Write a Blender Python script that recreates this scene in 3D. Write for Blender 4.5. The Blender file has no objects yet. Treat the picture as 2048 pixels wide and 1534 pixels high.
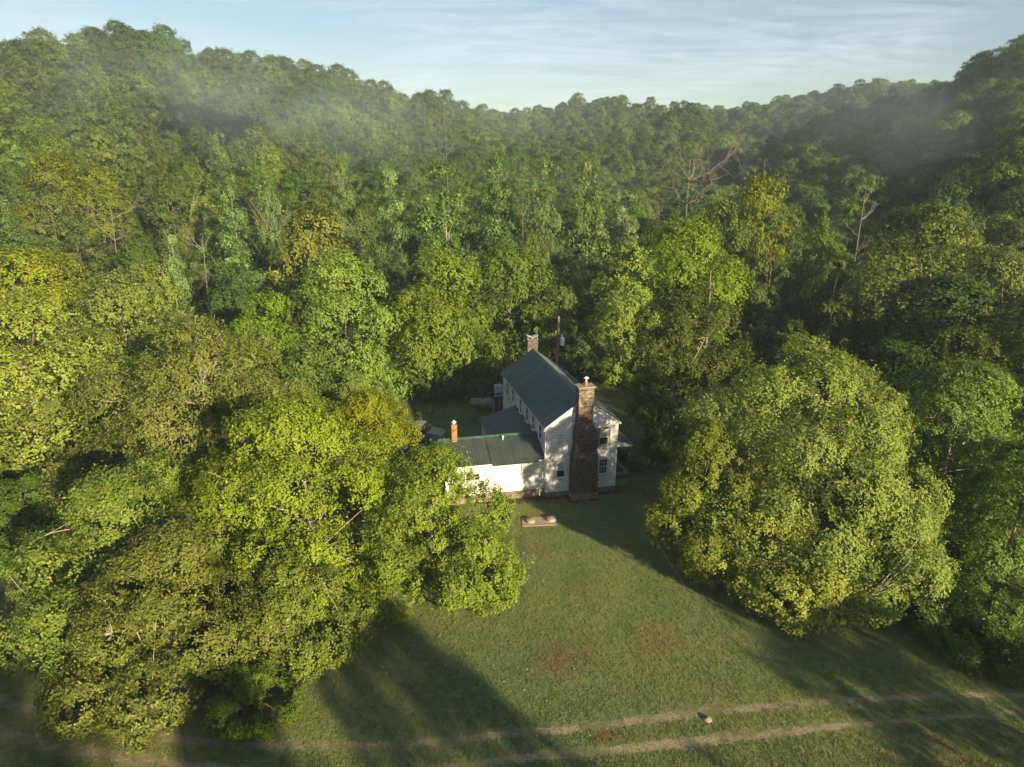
import bpy, math, random
import numpy as np
from mathutils import Vector, Matrix, Euler

# ------------------------------------------------------------------ camera, sky, sun, exposure
PITCH = math.radians(17.7); ROLL = 0.007; CAM_H = 27.44; FPX = 1435.0
SUN_EL = 15.5
SUN_H = Vector((0.588, -0.809, 0)).normalized()
scene = bpy.context.scene
col = scene.collection
cam_d = bpy.data.cameras.new('camera'); cam = bpy.data.objects.new('camera', cam_d); col.objects.link(cam)
cam_d.sensor_width = 36.0; cam_d.lens = 36.0 * FPX / 2048.0; cam_d.clip_start = 0.5; cam_d.clip_end = 6000
cam.location = (0, 0, CAM_H)
cam.rotation_euler = (Matrix.Rotation(math.pi/2 - PITCH, 3, 'X') @ Matrix.Rotation(ROLL, 3, 'Z')).to_euler()
scene.camera = cam

world = bpy.data.worlds.new('World'); scene.world = world; world.use_nodes = True
wn = world.node_tree; wn.nodes.clear()
def N(nt, t, **kw):
    n = nt.nodes.new(t)
    for k, v in kw.items():
        if k.startswith('i_'):
            n.inputs[k[2:].replace('_', ' ')].default_value = v
        else: setattr(n, k, v)
    return n
def L(nt, a, b): nt.links.new(a, b)
sky = N(wn, 'ShaderNodeTexSky', sky_type='NISHITA', sun_disc=False)
sky.sun_elevation = math.radians(SUN_EL); sky.sun_rotation = math.atan2(SUN_H.x, SUN_H.y)
sky.air_density = 1.0; sky.dust_density = 0.5; sky.ozone_density = 1.25; sky.altitude = 200
tc = N(wn, 'ShaderNodeTexCoord'); sep = N(wn, 'ShaderNodeSeparateXYZ'); L(wn, tc.outputs['Generated'], sep.inputs[0])
zz = N(wn, 'ShaderNodeMath', operation='MAXIMUM'); L(wn, sep.outputs['Z'], zz.inputs[0]); zz.inputs[1].default_value = 0.0
za = N(wn, 'ShaderNodeMath', operation='ADD'); L(wn, zz.outputs[0], za.inputs[0]); za.inputs[1].default_value = 0.09
dv = N(wn, 'ShaderNodeVectorMath', operation='SCALE')
inv = N(wn, 'ShaderNodeMath', operation='DIVIDE'); inv.inputs[0].default_value = 1.0; L(wn, za.outputs[0], inv.inputs[1])
L(wn, tc.outputs['Generated'], dv.inputs[0]); L(wn, inv.outputs[0], dv.inputs['Scale'])
mp = N(wn, 'ShaderNodeMapping'); L(wn, dv.outputs[0], mp.inputs['Vector'])
mp.inputs['Rotation'].default_value = (0, 0, 0.20); mp.inputs['Scale'].default_value = (0.45, 1.0, 0.0)
n1 = N(wn, 'ShaderNodeTexNoise', i_Scale=2.6, i_Detail=9.0, i_Roughness=0.66, i_Distortion=1.5); L(wn, mp.outputs[0], n1.inputs['Vector'])
n2 = N(wn, 'ShaderNodeTexNoise', i_Scale=0.42, i_Detail=3.0, i_Roughness=0.5); ad = N(wn, 'ShaderNodeVectorMath', operation='ADD'); L(wn, dv.outputs[0], ad.inputs[0]); ad.inputs[1].default_value = (3.1, 2.2, 0); L(wn, ad.outputs[0], n2.inputs['Vector'])
r1 = N(wn, 'ShaderNodeMapRange'); L(wn, n1.outputs['Fac'], r1.inputs[0]); r1.inputs[1].default_value = .36; r1.inputs[2].default_value = .70
r2 = N(wn, 'ShaderNodeMapRange'); L(wn, n2.outputs['Fac'], r2.inputs[0]); r2.inputs[1].default_value = .40; r2.inputs[2].default_value = .56
mu = N(wn, 'ShaderNodeMath', operation='MULTIPLY'); L(wn, r1.outputs[0], mu.inputs[0]); L(wn, r2.outputs[0], mu.inputs[1])
mu2 = N(wn, 'ShaderNodeMath', operation='MULTIPLY'); L(wn, mu.outputs[0], mu2.inputs[0]); mu2.inputs[1].default_value = .42
mxw = N(wn, 'ShaderNodeMix', data_type='RGBA'); L(wn, mu2.outputs[0], mxw.inputs[0]); L(wn, sky.outputs[0], mxw.inputs[6])
mxw.inputs[7].default_value = (8.6, 9.2, 10.2, 1)
bg = N(wn, 'ShaderNodeBackground'); bg.inputs['Strength'].default_value = 0.046; L(wn, mxw.outputs[2], bg.inputs[0])
wo = N(wn, 'ShaderNodeOutputWorld'); L(wn, bg.outputs[0], wo.inputs[0])

sun_d = bpy.data.lights.new('sun', 'SUN'); sun = bpy.data.objects.new('sun', sun_d); col.objects.link(sun)
sun_d.energy = 5.0; sun_d.angle = math.radians(0.9); sun_d.color = (1.0, 0.82, 0.49)
e_ = math.radians(SUN_EL)
S = Vector((SUN_H.x*math.cos(e_), SUN_H.y*math.cos(e_), math.sin(e_)))
sun.rotation_euler = S.to_track_quat('Z', 'Y').to_euler(); sun.location = S*80
scene.view_settings.view_transform = 'Standard'; scene.view_settings.look = 'None'
scene.view_settings.exposure = 1.38; scene.view_settings.gamma = 1.0
scene.render.engine = 'CYCLES'
cy = scene.cycles
cy.max_bounces = 6; cy.diffuse_bounces = 3; cy.glossy_bounces = 2; cy.transmission_bounces = 4
cy.transparent_max_bounces = 6; cy.volume_bounces = 0; cy.use_denoising = True
cy.volume_max_steps = 48

rng = np.random.default_rng(7); random.seed(7)

# ------------------------------------------------------------------ helpers
cP, sP = math.cos(PITCH), math.sin(PITCH)
def ratio(u, v):      # drop per metre forward for a photo pixel
    b = (v - ROLL*(u-1024) - 767.0)/FPX
    return (sP + cP*b)/(cP - sP*b)
def xat(u, D, z): return (u-1024)/FPX*(D*cP - (z-CAM_H)*sP)
def ground(u, v, z=0.0):
    D = (CAM_H - z)/ratio(u, v)
    return Vector((xat(u, D, z), D, z))
def tag(o, label=None, cat=None, group=None, kind=None):
    if label: o['label'] = label
    if cat: o['category'] = cat
    if group: o['group'] = group
    if kind: o['kind'] = kind
    return o
def empty(name, loc=(0,0,0), rz=0.0, label=None, cat=None, group=None, parent=None):
    o = bpy.data.objects.new(name, None); col.objects.link(o); o.location = loc; o.rotation_euler = (0,0,rz)
    o.empty_display_size = .3
    if parent: o.parent = parent
    return tag(o, label, cat, group)
def link(name, me, parent=None, mat=None):
    o = bpy.data.objects.new(name, me); col.objects.link(o)
    if mat is not None and len(me.materials) == 0: me.materials.append(mat)
    if parent: o.parent = parent
    return o
def np_mesh(name, V, Q, k=4, tint=None):
    me = bpy.data.meshes.new(name); nv, nf = len(V), len(Q)
    me.vertices.add(nv); me.vertices.foreach_set('co', np.asarray(V, np.float32).ravel())
    me.loops.add(nf*k); me.loops.foreach_set('vertex_index', np.asarray(Q, np.int32).ravel())
    me.polygons.add(nf); me.polygons.foreach_set('loop_start', np.arange(0, nf*k, k, dtype=np.int32))
    me.polygons.foreach_set('loop_total', np.full(nf, k, np.int32))
    me.update(calc_edges=True)
    if tint is not None:
        a = me.attributes.new('tint', 'FLOAT', 'FACE'); a.data.foreach_set('value', np.asarray(tint, np.float32))
    return me
class MB:
    """collects boxes, prisms and tubes into one mesh (optionally smooth)"""
    def __init__(s): s.v = []; s.f = []; s.t = []
    def add(s, vs, fs, tint=.5):
        n = len(s.v); s.v += [tuple(p) for p in vs]; s.f += [tuple(i+n for i in f) for f in fs]; s.t += [tint]*len(fs)
    def box(s, x0, x1, y0, y1, z0, z1, tint=.5):
        s.add([(x0,y0,z0),(x1,y0,z0),(x1,y1,z0),(x0,y1,z0),(x0,y0,z1),(x1,y0,z1),(x1,y1,z1),(x0,y1,z1)],
              [(0,3,2,1),(4,5,6,7),(0,1,5,4),(1,2,6,5),(2,3,7,6),(3,0,4,7)], tint)
    def hexa(s, p, tint=.5):   # 8 points: bottom loop then top loop
        s.add(p, [(0,3,2,1),(4,5,6,7),(0,1,5,4),(1,2,6,5),(2,3,7,6),(3,0,4,7)], tint)
    def prism(s, poly, axis, a, b, tint=.5):   # poly in the two other axes
        def P(q, c):
            if axis == 'x': return (c, q[0], q[1])
            if axis == 'y': return (q[0], c, q[1])
            return (q[0], q[1], c)
        n = len(poly); vs = [P(q, a) for q in poly]+[P(q, b) for q in poly]
        fs = [tuple(range(n))[::-1], tuple(range(n, 2*n))]+[(i,(i+1)%n,(i+1)%n+n,i+n) for i in range(n)]
        s.add(vs, fs, tint)
    def tube(s, pts, rads, n=8, cap=True, tint=.5):
        pts = [Vector(p) for p in pts]; rings = []; vs = []
        ref = None
        for i, p in enumerate(pts):
            d = (pts[min(i+1,len(pts)-1)]-pts[max(i-1,0)]).normalized()
            if ref is None: ref = d.orthogonal().normalized()
            ref = (ref - d*ref.dot(d)).normalized(); b = d.cross(ref)
            for k in range(n):
                a = 2*math.pi*k/n; vs.append(p+(ref*math.cos(a)+b*math.sin(a))*rads[i])
        fs = [(i*n+k, i*n+(k+1)%n, (i+1)*n+(k+1)%n, (i+1)*n+k) for i in range(len(pts)-1) for k in range(n)]
        if cap: fs += [tuple(range(n))[::-1], tuple(range((len(pts)-1)*n, len(pts)*n))]
        s.add(vs, fs, tint)
    def lathe(s, prof, c=(0,0,0), n=20, tint=.5):
        vs = [(c[0]+r*math.cos(2*math.pi*k/n), c[1]+r*math.sin(2*math.pi*k/n), c[2]+z) for r, z in prof for k in range(n)]
        m = len(prof)
        fs = [(i*n+k, i*n+(k+1)%n, (i+1)*n+(k+1)%n, (i+1)*n+k) for i in range(m-1) for k in range(n)]
        fs += [tuple(range(n))[::-1], tuple(range((m-1)*n, m*n))]
        s.add(vs, fs, tint)
    def mesh(s, name, smooth=False):
        me = bpy.data.meshes.new(name); me.from_pydata(s.v, [], s.f); me.update()
        a = me.attributes.new('tint', 'FLOAT', 'FACE'); a.data.foreach_set('value', s.t)
        if smooth:
            me.polygons.foreach_set('use_smooth', [True]*len(me.polygons))
            try: me.set_sharp_from_angle(angle=math.radians(40))
            except Exception: pass
        return me
    def build(s, name, mat, parent=None, smooth=False):
        return link(name, s.mesh(name, smooth), parent, mat)

# ------------------------------------------------------------------ materials
def new_mat(name):
    m = bpy.data.materials.new(name); m.use_nodes = True; m.node_tree.nodes.clear(); return m, m.node_tree
def ramp(nt, fac, stops, interp='LINEAR'):
    r = N(nt, 'ShaderNodeValToRGB'); r.color_ramp.interpolation = interp
    el = r.color_ramp.elements
    while len(el) < len(stops): el.new(.5)
    for e, (p, c) in zip(el, stops): e.position = p; e.color = (*c, 1)
    if fac is not None: L(nt, fac, r.inputs[0])
    return r
def mix(nt, fac, a, b, mode='MIX'):
    m = N(nt, 'ShaderNodeMix', data_type='RGBA', blend_type=mode)
    for i, q in ((0, fac), (6, a), (7, b)):
        if isinstance(q, (int, float)): m.inputs[i].default_value = q
        elif isinstance(q, tuple): m.inputs[i].default_value = (*q, 1)
        else: L(nt, q, m.inputs[i])
    return m.outputs[2]
def noise(nt, vec, scale, detail=4, rough=.55, dist=0):
    n = N(nt, 'ShaderNodeTexNoise', i_Scale=scale, i_Detail=detail, i_Roughness=rough, i_Distortion=dist)
    if vec is not None: L(nt, vec, n.inputs['Vector'])
    return n.outputs['Fac']
def mapr(nt, f, a, b, c=0., d=1.):
    r = N(nt, 'ShaderNodeMapRange'); L(nt, f, r.inputs[0])
    for i, q in enumerate((a, b, c, d)): r.inputs[i+1].default_value = q
    return r.outputs[0]
def math_(nt, op, a, b=None):
    m = N(nt, 'ShaderNodeMath', operation=op)
    for i, q in enumerate((a, b)):
        if q is None: continue
        if isinstance(q, (int, float)): m.inputs[i].default_value = q
        else: L(nt, q, m.inputs[i])
    return m.outputs[0]
def princ(nt, colr, rough=.8, spec=.3, metal=0., bump=None, bstr=.3, bdist=.02):
    p = N(nt, 'ShaderNodeBsdfPrincipled')
    if isinstance(colr, tuple): p.inputs['Base Color'].default_value = (*colr, 1)
    else: L(nt, colr, p.inputs['Base Color'])
    if isinstance(rough, (int, float)): p.inputs['Roughness'].default_value = rough
    else: L(nt, rough, p.inputs['Roughness'])
    p.inputs['Specular IOR Level'].default_value = spec; p.inputs['Metallic'].default_value = metal
    if bump is not None:
        b = N(nt, 'ShaderNodeBump', i_Strength=bstr, i_Distance=bdist); L(nt, bump, b.inputs['Height']); L(nt, b.outputs[0], p.inputs['Normal'])
    return p.outputs[0]
def out(nt, sh):
    o = N(nt, 'ShaderNodeOutputMaterial'); L(nt, sh, o.inputs[0])
def pos(nt): return N(nt, 'ShaderNodeNewGeometry').outputs['Position']
def objco(nt): return N(nt, 'ShaderNodeTexCoord').outputs['Object']
def attr(nt): return N(nt, 'ShaderNodeAttribute', attribute_name='tint').outputs['Fac']

def leaf_mat(name, dark, mid, light, yellow=None, trans=.27, rough=.6, var=.28):
    m, nt = new_mat(name); G_ = lambda c: (c[0]*1.20, c[1]*1.42, c[2]*.95)
    dark, mid, light = G_(dark), G_(mid), G_(light)
    t = attr(nt); rnd = N(nt, 'ShaderNodeObjectInfo').outputs['Random']
    stops = [(0., dark), (.5, mid), (.92, light)]
    if yellow: stops.append((.985, yellow))
    c = ramp(nt, t, stops).outputs[0]
    hsv = N(nt, 'ShaderNodeHueSaturation'); L(nt, c, hsv.inputs['Color'])
    L(nt, mapr(nt, rnd, 0, 1, .5-.020, .5+.008), hsv.inputs['Hue'])
    L(nt, mapr(nt, math_(nt, 'FRACT', math_(nt, 'MULTIPLY', rnd, 7.3)), 0, 1, 1-var, 1+var), hsv.inputs['Value'])
    L(nt, mapr(nt, math_(nt, 'FRACT', math_(nt, 'MULTIPLY', rnd, 13.7)), 0, 1, .86, 1.06), hsv.inputs['Saturation'])
    p = princ(nt, hsv.outputs[0], rough, .16)
    tr = N(nt, 'ShaderNodeBsdfTranslucent')
    tcx = mix(nt, 1.0, hsv.outputs[0], (1.5, 1.35, .45), 'MULTIPLY'); L(nt, tcx, tr.inputs[0])
    ms = N(nt, 'ShaderNodeMixShader'); ms.inputs[0].default_value = trans
    L(nt, p, ms.inputs[1]); L(nt, tr.outputs[0], ms.inputs[2]); out(nt, ms.outputs[0]); return m
LM = {
 'yellow': leaf_mat('leaves_yellow_green', (.070,.088,.012), (.122,.138,.018), (.18,.185,.024), (.30,.26,.02)),
 'lime':   leaf_mat('leaves_fresh_green', (.052,.090,.011), (.094,.138,.015), (.145,.185,.020)),
 'mid':    leaf_mat('leaves_mid_green', (.045,.075,.012), (.080,.115,.016), (.12,.155,.022)),
 'oak':    leaf_mat('leaves_oak_green', (.036,.060,.014), (.062,.092,.018), (.095,.125,.026)),
 'deep':   leaf_mat('leaves_deep_green', (.026,.050,.012), (.044,.078,.016), (.075,.110,.022)),
 'vine':   leaf_mat('leaves_glossy_vine', (.060,.082,.014), (.100,.126,.018), (.158,.180,.028), (.34,.29,.02), rough=.42),
 'poplar': leaf_mat('leaves_pale_poplar', (.050,.085,.028), (.085,.130,.045), (.17,.21,.10)),
 'cedar':  leaf_mat('needles_olive_cedar', (.034,.050,.012), (.060,.078,.019), (.092,.104,.028), trans=.15, rough=.75),
 'limey':  leaf_mat('leaves_bright_lime', (.068,.098,.010), (.118,.150,.013), (.170,.196,.018)),
 'gold':   leaf_mat('leaves_golden_green', (.076,.094,.010), (.138,.152,.014), (.205,.212,.018), (.32,.26,.02)),
 'maple':  leaf_mat('leaves_maple', (.064,.098,.010), (.110,.150,.015), (.160,.190,.020), (.24,.22,.02)),
}
def bark_mat(name, a, b, sc=1.0):
    m, nt = new_mat(name); o = pos(nt)
    mpn = N(nt, 'ShaderNodeMapping'); mpn.inputs['Scale'].default_value = (6*sc, 6*sc, 1.4*sc); L(nt, o, mpn.inputs[0])
    f = noise(nt, mpn.outputs[0], 1.0, 6, .65); c = ramp(nt, f, [(.3, a), (.7, b)]).outputs[0]
    out(nt, princ(nt, c, .9, .2, bump=f, bstr=.6, bdist=.03)); return m
BARK = bark_mat('bark_grey_brown', (.06,.05,.035), (.20,.17,.12))
BARKP = bark_mat('bark_pale', (.17,.145,.105), (.40,.35,.27))

# grass colour shared by the lawn sheet and the tufts on it
def grass_col(nt, P):
    big = noise(nt, P, .055, 3, .5); medn = noise(nt, P, .35, 5, .6, .4); fine = noise(nt, P, 3.2, 5, .7)
    c = ramp(nt, medn, [(.30, (.108,.165,.050)), (.50, (.155,.195,.068)), (.70, (.195,.205,.085))]).outputs[0]
    c = mix(nt, mapr(nt, big, .40, .62), c, mix(nt, .55, c, (.085,.150,.070)))
    red = noise(nt, P, .16, 5, .62, .8); rm = mapr(nt, red, .575, .68)
    c = mix(nt, math_(nt, 'MULTIPLY', rm, mapr(nt, fine, .40, .62)), c, (.17,.085,.038))
    for (cx_, cy_, rx_, ry_, st_) in ((2.9,34.6,2.0,1.7,1.1),(4.9,28.6,1.5,.7,1.3),(4.6,41.5,1.3,1.8,.6),(8.6,36.0,1.6,2.0,.5),(2.2,46.0,.9,.8,.6)):
        mp_ = N(nt, 'ShaderNodeMapping', vector_type='POINT'); mp_.inputs['Location'].default_value = (-cx_/rx_, -cy_/ry_, 0); mp_.inputs['Scale'].default_value = (1/rx_, 1/ry_, 0); L(nt, P, mp_.inputs[0])
        ln_ = N(nt, 'ShaderNodeVectorMath', operation='LENGTH'); L(nt, mp_.outputs[0], ln_.inputs[0])
        q_ = math_(nt, 'ADD', ln_.outputs['Value'], mapr(nt, medn, .3, .7, .5, -.5)); w_ = math_(nt, 'MULTIPLY', mapr(nt, q_, .2, 1.1, st_, 0), mapr(nt, fine, .36, .56))
        cl_ = N(nt, 'ShaderNodeClamp'); L(nt, w_, cl_.inputs[0]); c = mix(nt, cl_.outputs[0], c, (.17,.095,.045))
    c = mix(nt, mapr(nt, fine, .35, .75, 0, .42), c, (.21,.20,.075))
    return c, fine, medn
m, nt = new_mat('lawn_turf'); P_ = pos(nt)
c, fine, medn = grass_col(nt, P_); vf = noise(nt, P_, 9, 5, .8)
c = mix(nt, mapr(nt, vf, .36, .56, .32, 0.), c, (.045,.055,.018))
# forest floor further out
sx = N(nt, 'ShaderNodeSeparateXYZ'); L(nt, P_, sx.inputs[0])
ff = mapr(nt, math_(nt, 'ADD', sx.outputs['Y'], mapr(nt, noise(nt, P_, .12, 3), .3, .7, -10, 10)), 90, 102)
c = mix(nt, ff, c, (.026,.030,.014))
hgt = math_(nt, 'ADD', math_(nt, 'MULTIPLY', vf, .7), fine)
out(nt, princ(nt, c, .95, .12, bump=hgt, bstr=.7, bdist=.06)); M_LAWN = m

m, nt = new_mat('grass_blades'); P_ = pos(nt); c, fine, medn = grass_col(nt, P_)
tt = attr(nt); c = mix(nt, 1.0, c, ramp(nt, tt, [(0,(.95,1.0,.9)),(1,(1.30,1.25,1.1))]).outputs[0], 'MULTIPLY')
p = princ(nt, c, .6, .25); tr = N(nt, 'ShaderNodeBsdfTranslucent'); L(nt, c, tr.inputs[0])
ms = N(nt, 'ShaderNodeMixShader'); ms.inputs[0].default_value = .25; L(nt, p, ms.inputs[1]); L(nt, tr.outputs[0], ms.inputs[2]); out(nt, ms.outputs[0]); M_BLADE = m

m, nt = new_mat('gravel_dirt'); P_ = pos(nt)
f1 = noise(nt, P_, 7, 6, .75); f2 = noise(nt, P_, .7, 4, .6); f3 = noise(nt, P_, 28, 3, .6)
c = ramp(nt, f1, [(.30, (.15,.115,.070)), (.55, (.29,.24,.155)), (.75, (.48,.42,.29))]).outputs[0]
c = mix(nt, mapr(nt, f2, .44, .60), c, mix(nt, .75, c, (.10,.125,.045)))
out(nt, princ(nt, c, .95, .15, bump=f1, bstr=.9, bdist=.05)); M_DIRT = m
m, nt = new_mat('red_brown_mulch'); P_ = pos(nt); f1 = noise(nt, P_, 9, 6, .8)
c = ramp(nt, f1, [(.3, (.035,.018,.010)), (.6, (.12,.055,.030)), (.8, (.20,.12,.07))]).outputs[0]
out(nt, princ(nt, c, .95, .1, bump=f1, bstr=1, bdist=.06)); M_MULCH = m

def paint_mat(name, base, chip, amount=.5, rough=.6, stain=(.35,.30,.22), sc=(1.2,1.2,9)):
    m, nt = new_mat(name); P_ = pos(nt)
    mpn = N(nt, 'ShaderNodeMapping'); mpn.inputs['Scale'].default_value = sc; L(nt, P_, mpn.inputs[0])
    f = noise(nt, mpn.outputs[0], 2.2, 7, .72); g = noise(nt, P_, 1.1, 4, .6)
    rnd = N(nt, 'ShaderNodeObjectInfo').outputs['Random']
    chipm = math_(nt, 'MULTIPLY', mapr(nt, f, .66-.12*amount, .74-.12*amount), amount)
    b = mix(nt, mapr(nt, rnd, 0, 1, 0, .16), base, tuple(x*.8 for x in base))
    c = mix(nt, chipm, b, chip); c = mix(nt, mapr(nt, g, .50, .72, 0, .22), c, stain)
    out(nt, princ(nt, c, rough, .3, bump=f, bstr=.15, bdist=.01)); return m
M_WHITE = paint_mat('weathered_white_paint', (.60,.605,.60), (.15,.14,.12), 1.0)
M_WHITE2 = paint_mat('white_siding', (.58,.585,.58), (.55,.52,.47), .35)
M_TRIMW = paint_mat('white_trim_paint', (.66,.66,.64), (.35,.32,.28), .6)
M_BAREWOOD = paint_mat('bare_grey_wood', (.20,.17,.135), (.10,.085,.07), .6)
M_GREEN = paint_mat('dark_green_paint', (.028,.085,.062), (.10,.11,.08), .4)
M_STONE = None
m, nt = new_mat('foundation_stone'); P_ = pos(nt); f = noise(nt, P_, 3.5, 6, .7); t = attr(nt)
c = mix(nt, mapr(nt, f, .3, .7), (.15,.125,.095), (.30,.255,.195)); c = mix(nt, mapr(nt, t, 0, 1, .0, .5), c, (.17,.12,.08))
out(nt, princ(nt, c, .9, .2, bump=f, bstr=.6, bdist=.03)); M_STONE = m
m, nt = new_mat('mortar_grey'); P_ = pos(nt); f = noise(nt, P_, 12, 4, .7)
out(nt, princ(nt, mix(nt, f, (.10,.088,.075), (.19,.17,.145)), .95, .1, bump=f, bstr=.4)); M_MORTAR = m
def brick_mat(name, cols):
    m, nt = new_mat(name); t = attr(nt); P_ = pos(nt); f = noise(nt, P_, 14, 5, .7); g = noise(nt, P_, 1.0, 4, .65, .5)
    c = ramp(nt, t, cols).outputs[0]; c = mix(nt, mapr(nt, f, .35, .75, 0, .45), c, (.06,.04,.035))
    c = mix(nt, mapr(nt, g, .52, .66, 0, .65), c, (.045,.032,.028))
    out(nt, princ(nt, c, .9, .2, bump=f, bstr=.5, bdist=.01)); return m
M_BRICK = brick_mat('brown_brick', [(0,(.065,.046,.038)),(.35,(.092,.064,.052)),(.7,(.120,.082,.064)),(.93,(.155,.10,.075)),(1,(.20,.17,.14))])
M_BRICKM = brick_mat('mottled_brick', [(0,(.045,.036,.034)),(.35,(.10,.068,.056)),(.6,(.15,.105,.082)),(.8,(.21,.165,.13)),(1,(.30,.26,.21))])
M_BRICKO = brick_mat('orange_brick', [(0,(.30,.11,.04)),(.5,(.42,.18,.07)),(.85,(.52,.26,.10)),(1,(.14,.07,.05))])
def metal_mat(name, a, b, rough=.42, sc=1.0):
    m, nt = new_mat(name); P_ = pos(nt); f = noise(nt, P_, .9*sc, 5, .65); g = noise(nt, P_, 7*sc, 5, .7)
    rnd = N(nt, 'ShaderNodeObjectInfo').outputs['Random']
    c = mix(nt, mapr(nt, f, .35, .7), a, b); c = mix(nt, mapr(nt, rnd, 0, 1, 0, .3), c, tuple(x*.75 for x in a))
    c = mix(nt, mapr(nt, g, .62, .8, 0, .3), c, (.16,.15,.12))
    out(nt, princ(nt, c, mapr(nt, g, .3, .8, rough-.08, rough+.2), .5, bump=g, bstr=.08, bdist=.01)); return m
M_ROOF = metal_mat('green_metal_roof', (.042,.070,.072), (.060,.092,.092))
M_ROOFW = metal_mat('worn_green_metal_roof', (.028,.042,.040), (.055,.064,.058), .5)
M_GALV = metal_mat('galvanised_metal', (.45,.46,.47), (.62,.63,.64), .4)
M_TANK = metal_mat('weathered_white_tank', (.28,.28,.26), (.16,.15,.13), .6, 2.2)
M_CONC = metal_mat('pale_concrete', (.20,.17,.13), (.28,.245,.20), .9, 2)
M_SLAB = metal_mat('stained_slab', (.26,.20,.14), (.36,.29,.21), .95, 3)
m, nt = new_mat('clay_pot'); out(nt, princ(nt, (.42,.14,.07), .8)); M_CLAY = m
m, nt = new_mat('window_glass'); out(nt, princ(nt, (.012,.014,.016), .06, .6)); M_GLASS = m
m, nt = new_mat('pale_curtain'); f = noise(nt, objco(nt), 20, 2); out(nt, princ(nt, mix(nt, f, (.30,.31,.28), (.45,.45,.41)), .35, .5)); M_CURT = m
m, nt = new_mat('dull_wire'); out(nt, princ(nt, (.12,.12,.12), .5)); M_WIRE = m
m, nt = new_mat('black_rubber'); out(nt, princ(nt, (.02,.02,.02), .8)); M_BLACK = m
m, nt = new_mat('utility_pole_wood'); P_ = pos(nt)
mpn = N(nt, 'ShaderNodeMapping'); mpn.inputs['Scale'].default_value = (9, 9, .8); L(nt, P_, mpn.inputs[0]); f = noise(nt, mpn.outputs[0], 2, 5, .7)
out(nt, princ(nt, ramp(nt, f, [(.3, (.13,.065,.035)), (.7, (.30,.17,.10))]).outputs[0], .85, .2, bump=f)); M_POLE = m
def car_mat(name, c):
    m, nt = new_mat(name); p = N(nt, 'ShaderNodeBsdfPrincipled'); p.inputs['Base Color'].default_value = (*c, 1)
    p.inputs['Roughness'].default_value = .32; p.inputs['Coat Weight'].default_value = .6; p.inputs['Metallic'].default_value = .3
    out(nt, p.outputs[0]); return m
M_CARS = car_mat('silver_car_paint', (.26,.28,.31)); M_CARB = car_mat('brown_car_paint', (.10,.065,.05))
m, nt = new_mat('headlamp_lens'); out(nt, princ(nt, (.7,.7,.68), .1, .6)); M_LAMP = m
m, nt = new_mat('tail_lamp'); out(nt, princ(nt, (.30,.01,.01), .2, .6)); M_TAIL = m

# ------------------------------------------------------------------ terrain
def interp(u, pts): xs, ys = zip(*pts); return np.interp(u, xs, ys)
def sm(t): t = np.clip(t, 0, 1); return t*t*(3-2*t)
TREE = 16.5
def crest(u, v, d):     # ground height of a wooded crest seen at photo row v, d metres away
    return CAM_H - d*ratio(u, v) - TREE
def crest_pts(lst): return [(u, crest(u, v, d)) for u, v, d in lst]
LEFT = [(-900,170,250),(-300,142,250),(0,122,255),(130,96,262),(230,74,268),(280,64,270),(350,82,274),(450,98,280),(600,108,295),(700,142,305),(850,172,325),(975,206,350),(1080,280,360)]
CENT = [(880,230,470),(1000,203,470),(1100,190,470),(1180,172,470),(1300,192,470),(1390,196,460),(1430,250,455),(1500,300,450)]
FAR  = [(900,225,640),(1300,208,640),(1410,206,640),(1500,196,630),(1600,180,620),(1700,168,600),(1850,168,560),(2000,200,540),(2600,260,540)]
RIGH = [(1500,300,380),(1620,222,380),(1720,190,375),(1800,175,370),(1850,164,362),(1900,138,350),(1960,108,340),(2048,92,330),(2400,60,310),(2900,60,300)]
RIDGES = []
for lst, front, back, base in ((LEFT, 165, 160, 0), (CENT, 190, 130, 0), (FAR, 200, 300, 4), (RIGH, 220, 160, 0)):
    us = [q[0] for q in lst]
    RIDGES.append((us, [q[2] for q in lst], [max(0, crest(*q)) for q in lst], front, back))
_nz = [(rng.uniform(.012,.05), rng.uniform(0,6.28), rng.uniform(0,6.28)) for _ in range(12)]
def height(x, y):
    x = np.asarray(x, float); y = np.asarray(y, float)
    d = np.hypot(x, y); yy = np.maximum(y, 1.0)
    u = 1024 + x/yy*FPX*1.07
    u = np.where(y < 1, np.where(x < 0, -900, 2900), np.clip(u, -900, 2900))
    h = np.zeros_like(d)
    for us, ds, hs, fr, bk in RIDGES:
        D = np.interp(u, us, ds); Hh = np.interp(u, us, hs)
        edge = sm((u-us[0]+160)/160)*sm((us[-1]+160-u)/160) if us[0] > -800 else sm((us[-1]+160-u)/160)
        if us[-1] > 2500: edge = sm((u-us[0]+160)/160)
        f = np.where(d < D, np.clip((d-(D-fr))/fr, 0, 1)**1.45, 1-.75*sm((d-D)/bk))
        h = np.maximum(h, Hh*edge*f)
    rel = np.clip((d-115)/120, 0, 1)
    n = sum(np.sin(x*k+a)*np.cos(y*k*1.2+b) for k, a, b in _nz)/3.2
    back = np.where(y > 0, 1, np.clip(1+y/30, 0, 1))
    return (h + n*2.0*rel)*back
gx = np.concatenate([np.arange(-760, -60, 9.0), np.arange(-60, 60, 2.5), np.arange(60, 770, 9.0)])
gy = np.concatenate([np.arange(-70, 90, 3.0), np.arange(90, 1400, 9.0)])
GX, GY = np.meshgrid(gx, gy); GZ = height(GX, GY)
V = np.stack([GX.ravel(), GY.ravel(), GZ.ravel()], 1); nx = len(gx); ny = len(gy)
ii = (np.arange(ny-1)[:,None]*nx + np.arange(nx-1)[None,:]).ravel()
me = np_mesh('ground', V, np.stack([ii, ii+1, ii+nx+1, ii+nx], 1)); me.polygons.foreach_set('use_smooth', [True]*len(me.polygons))
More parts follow.
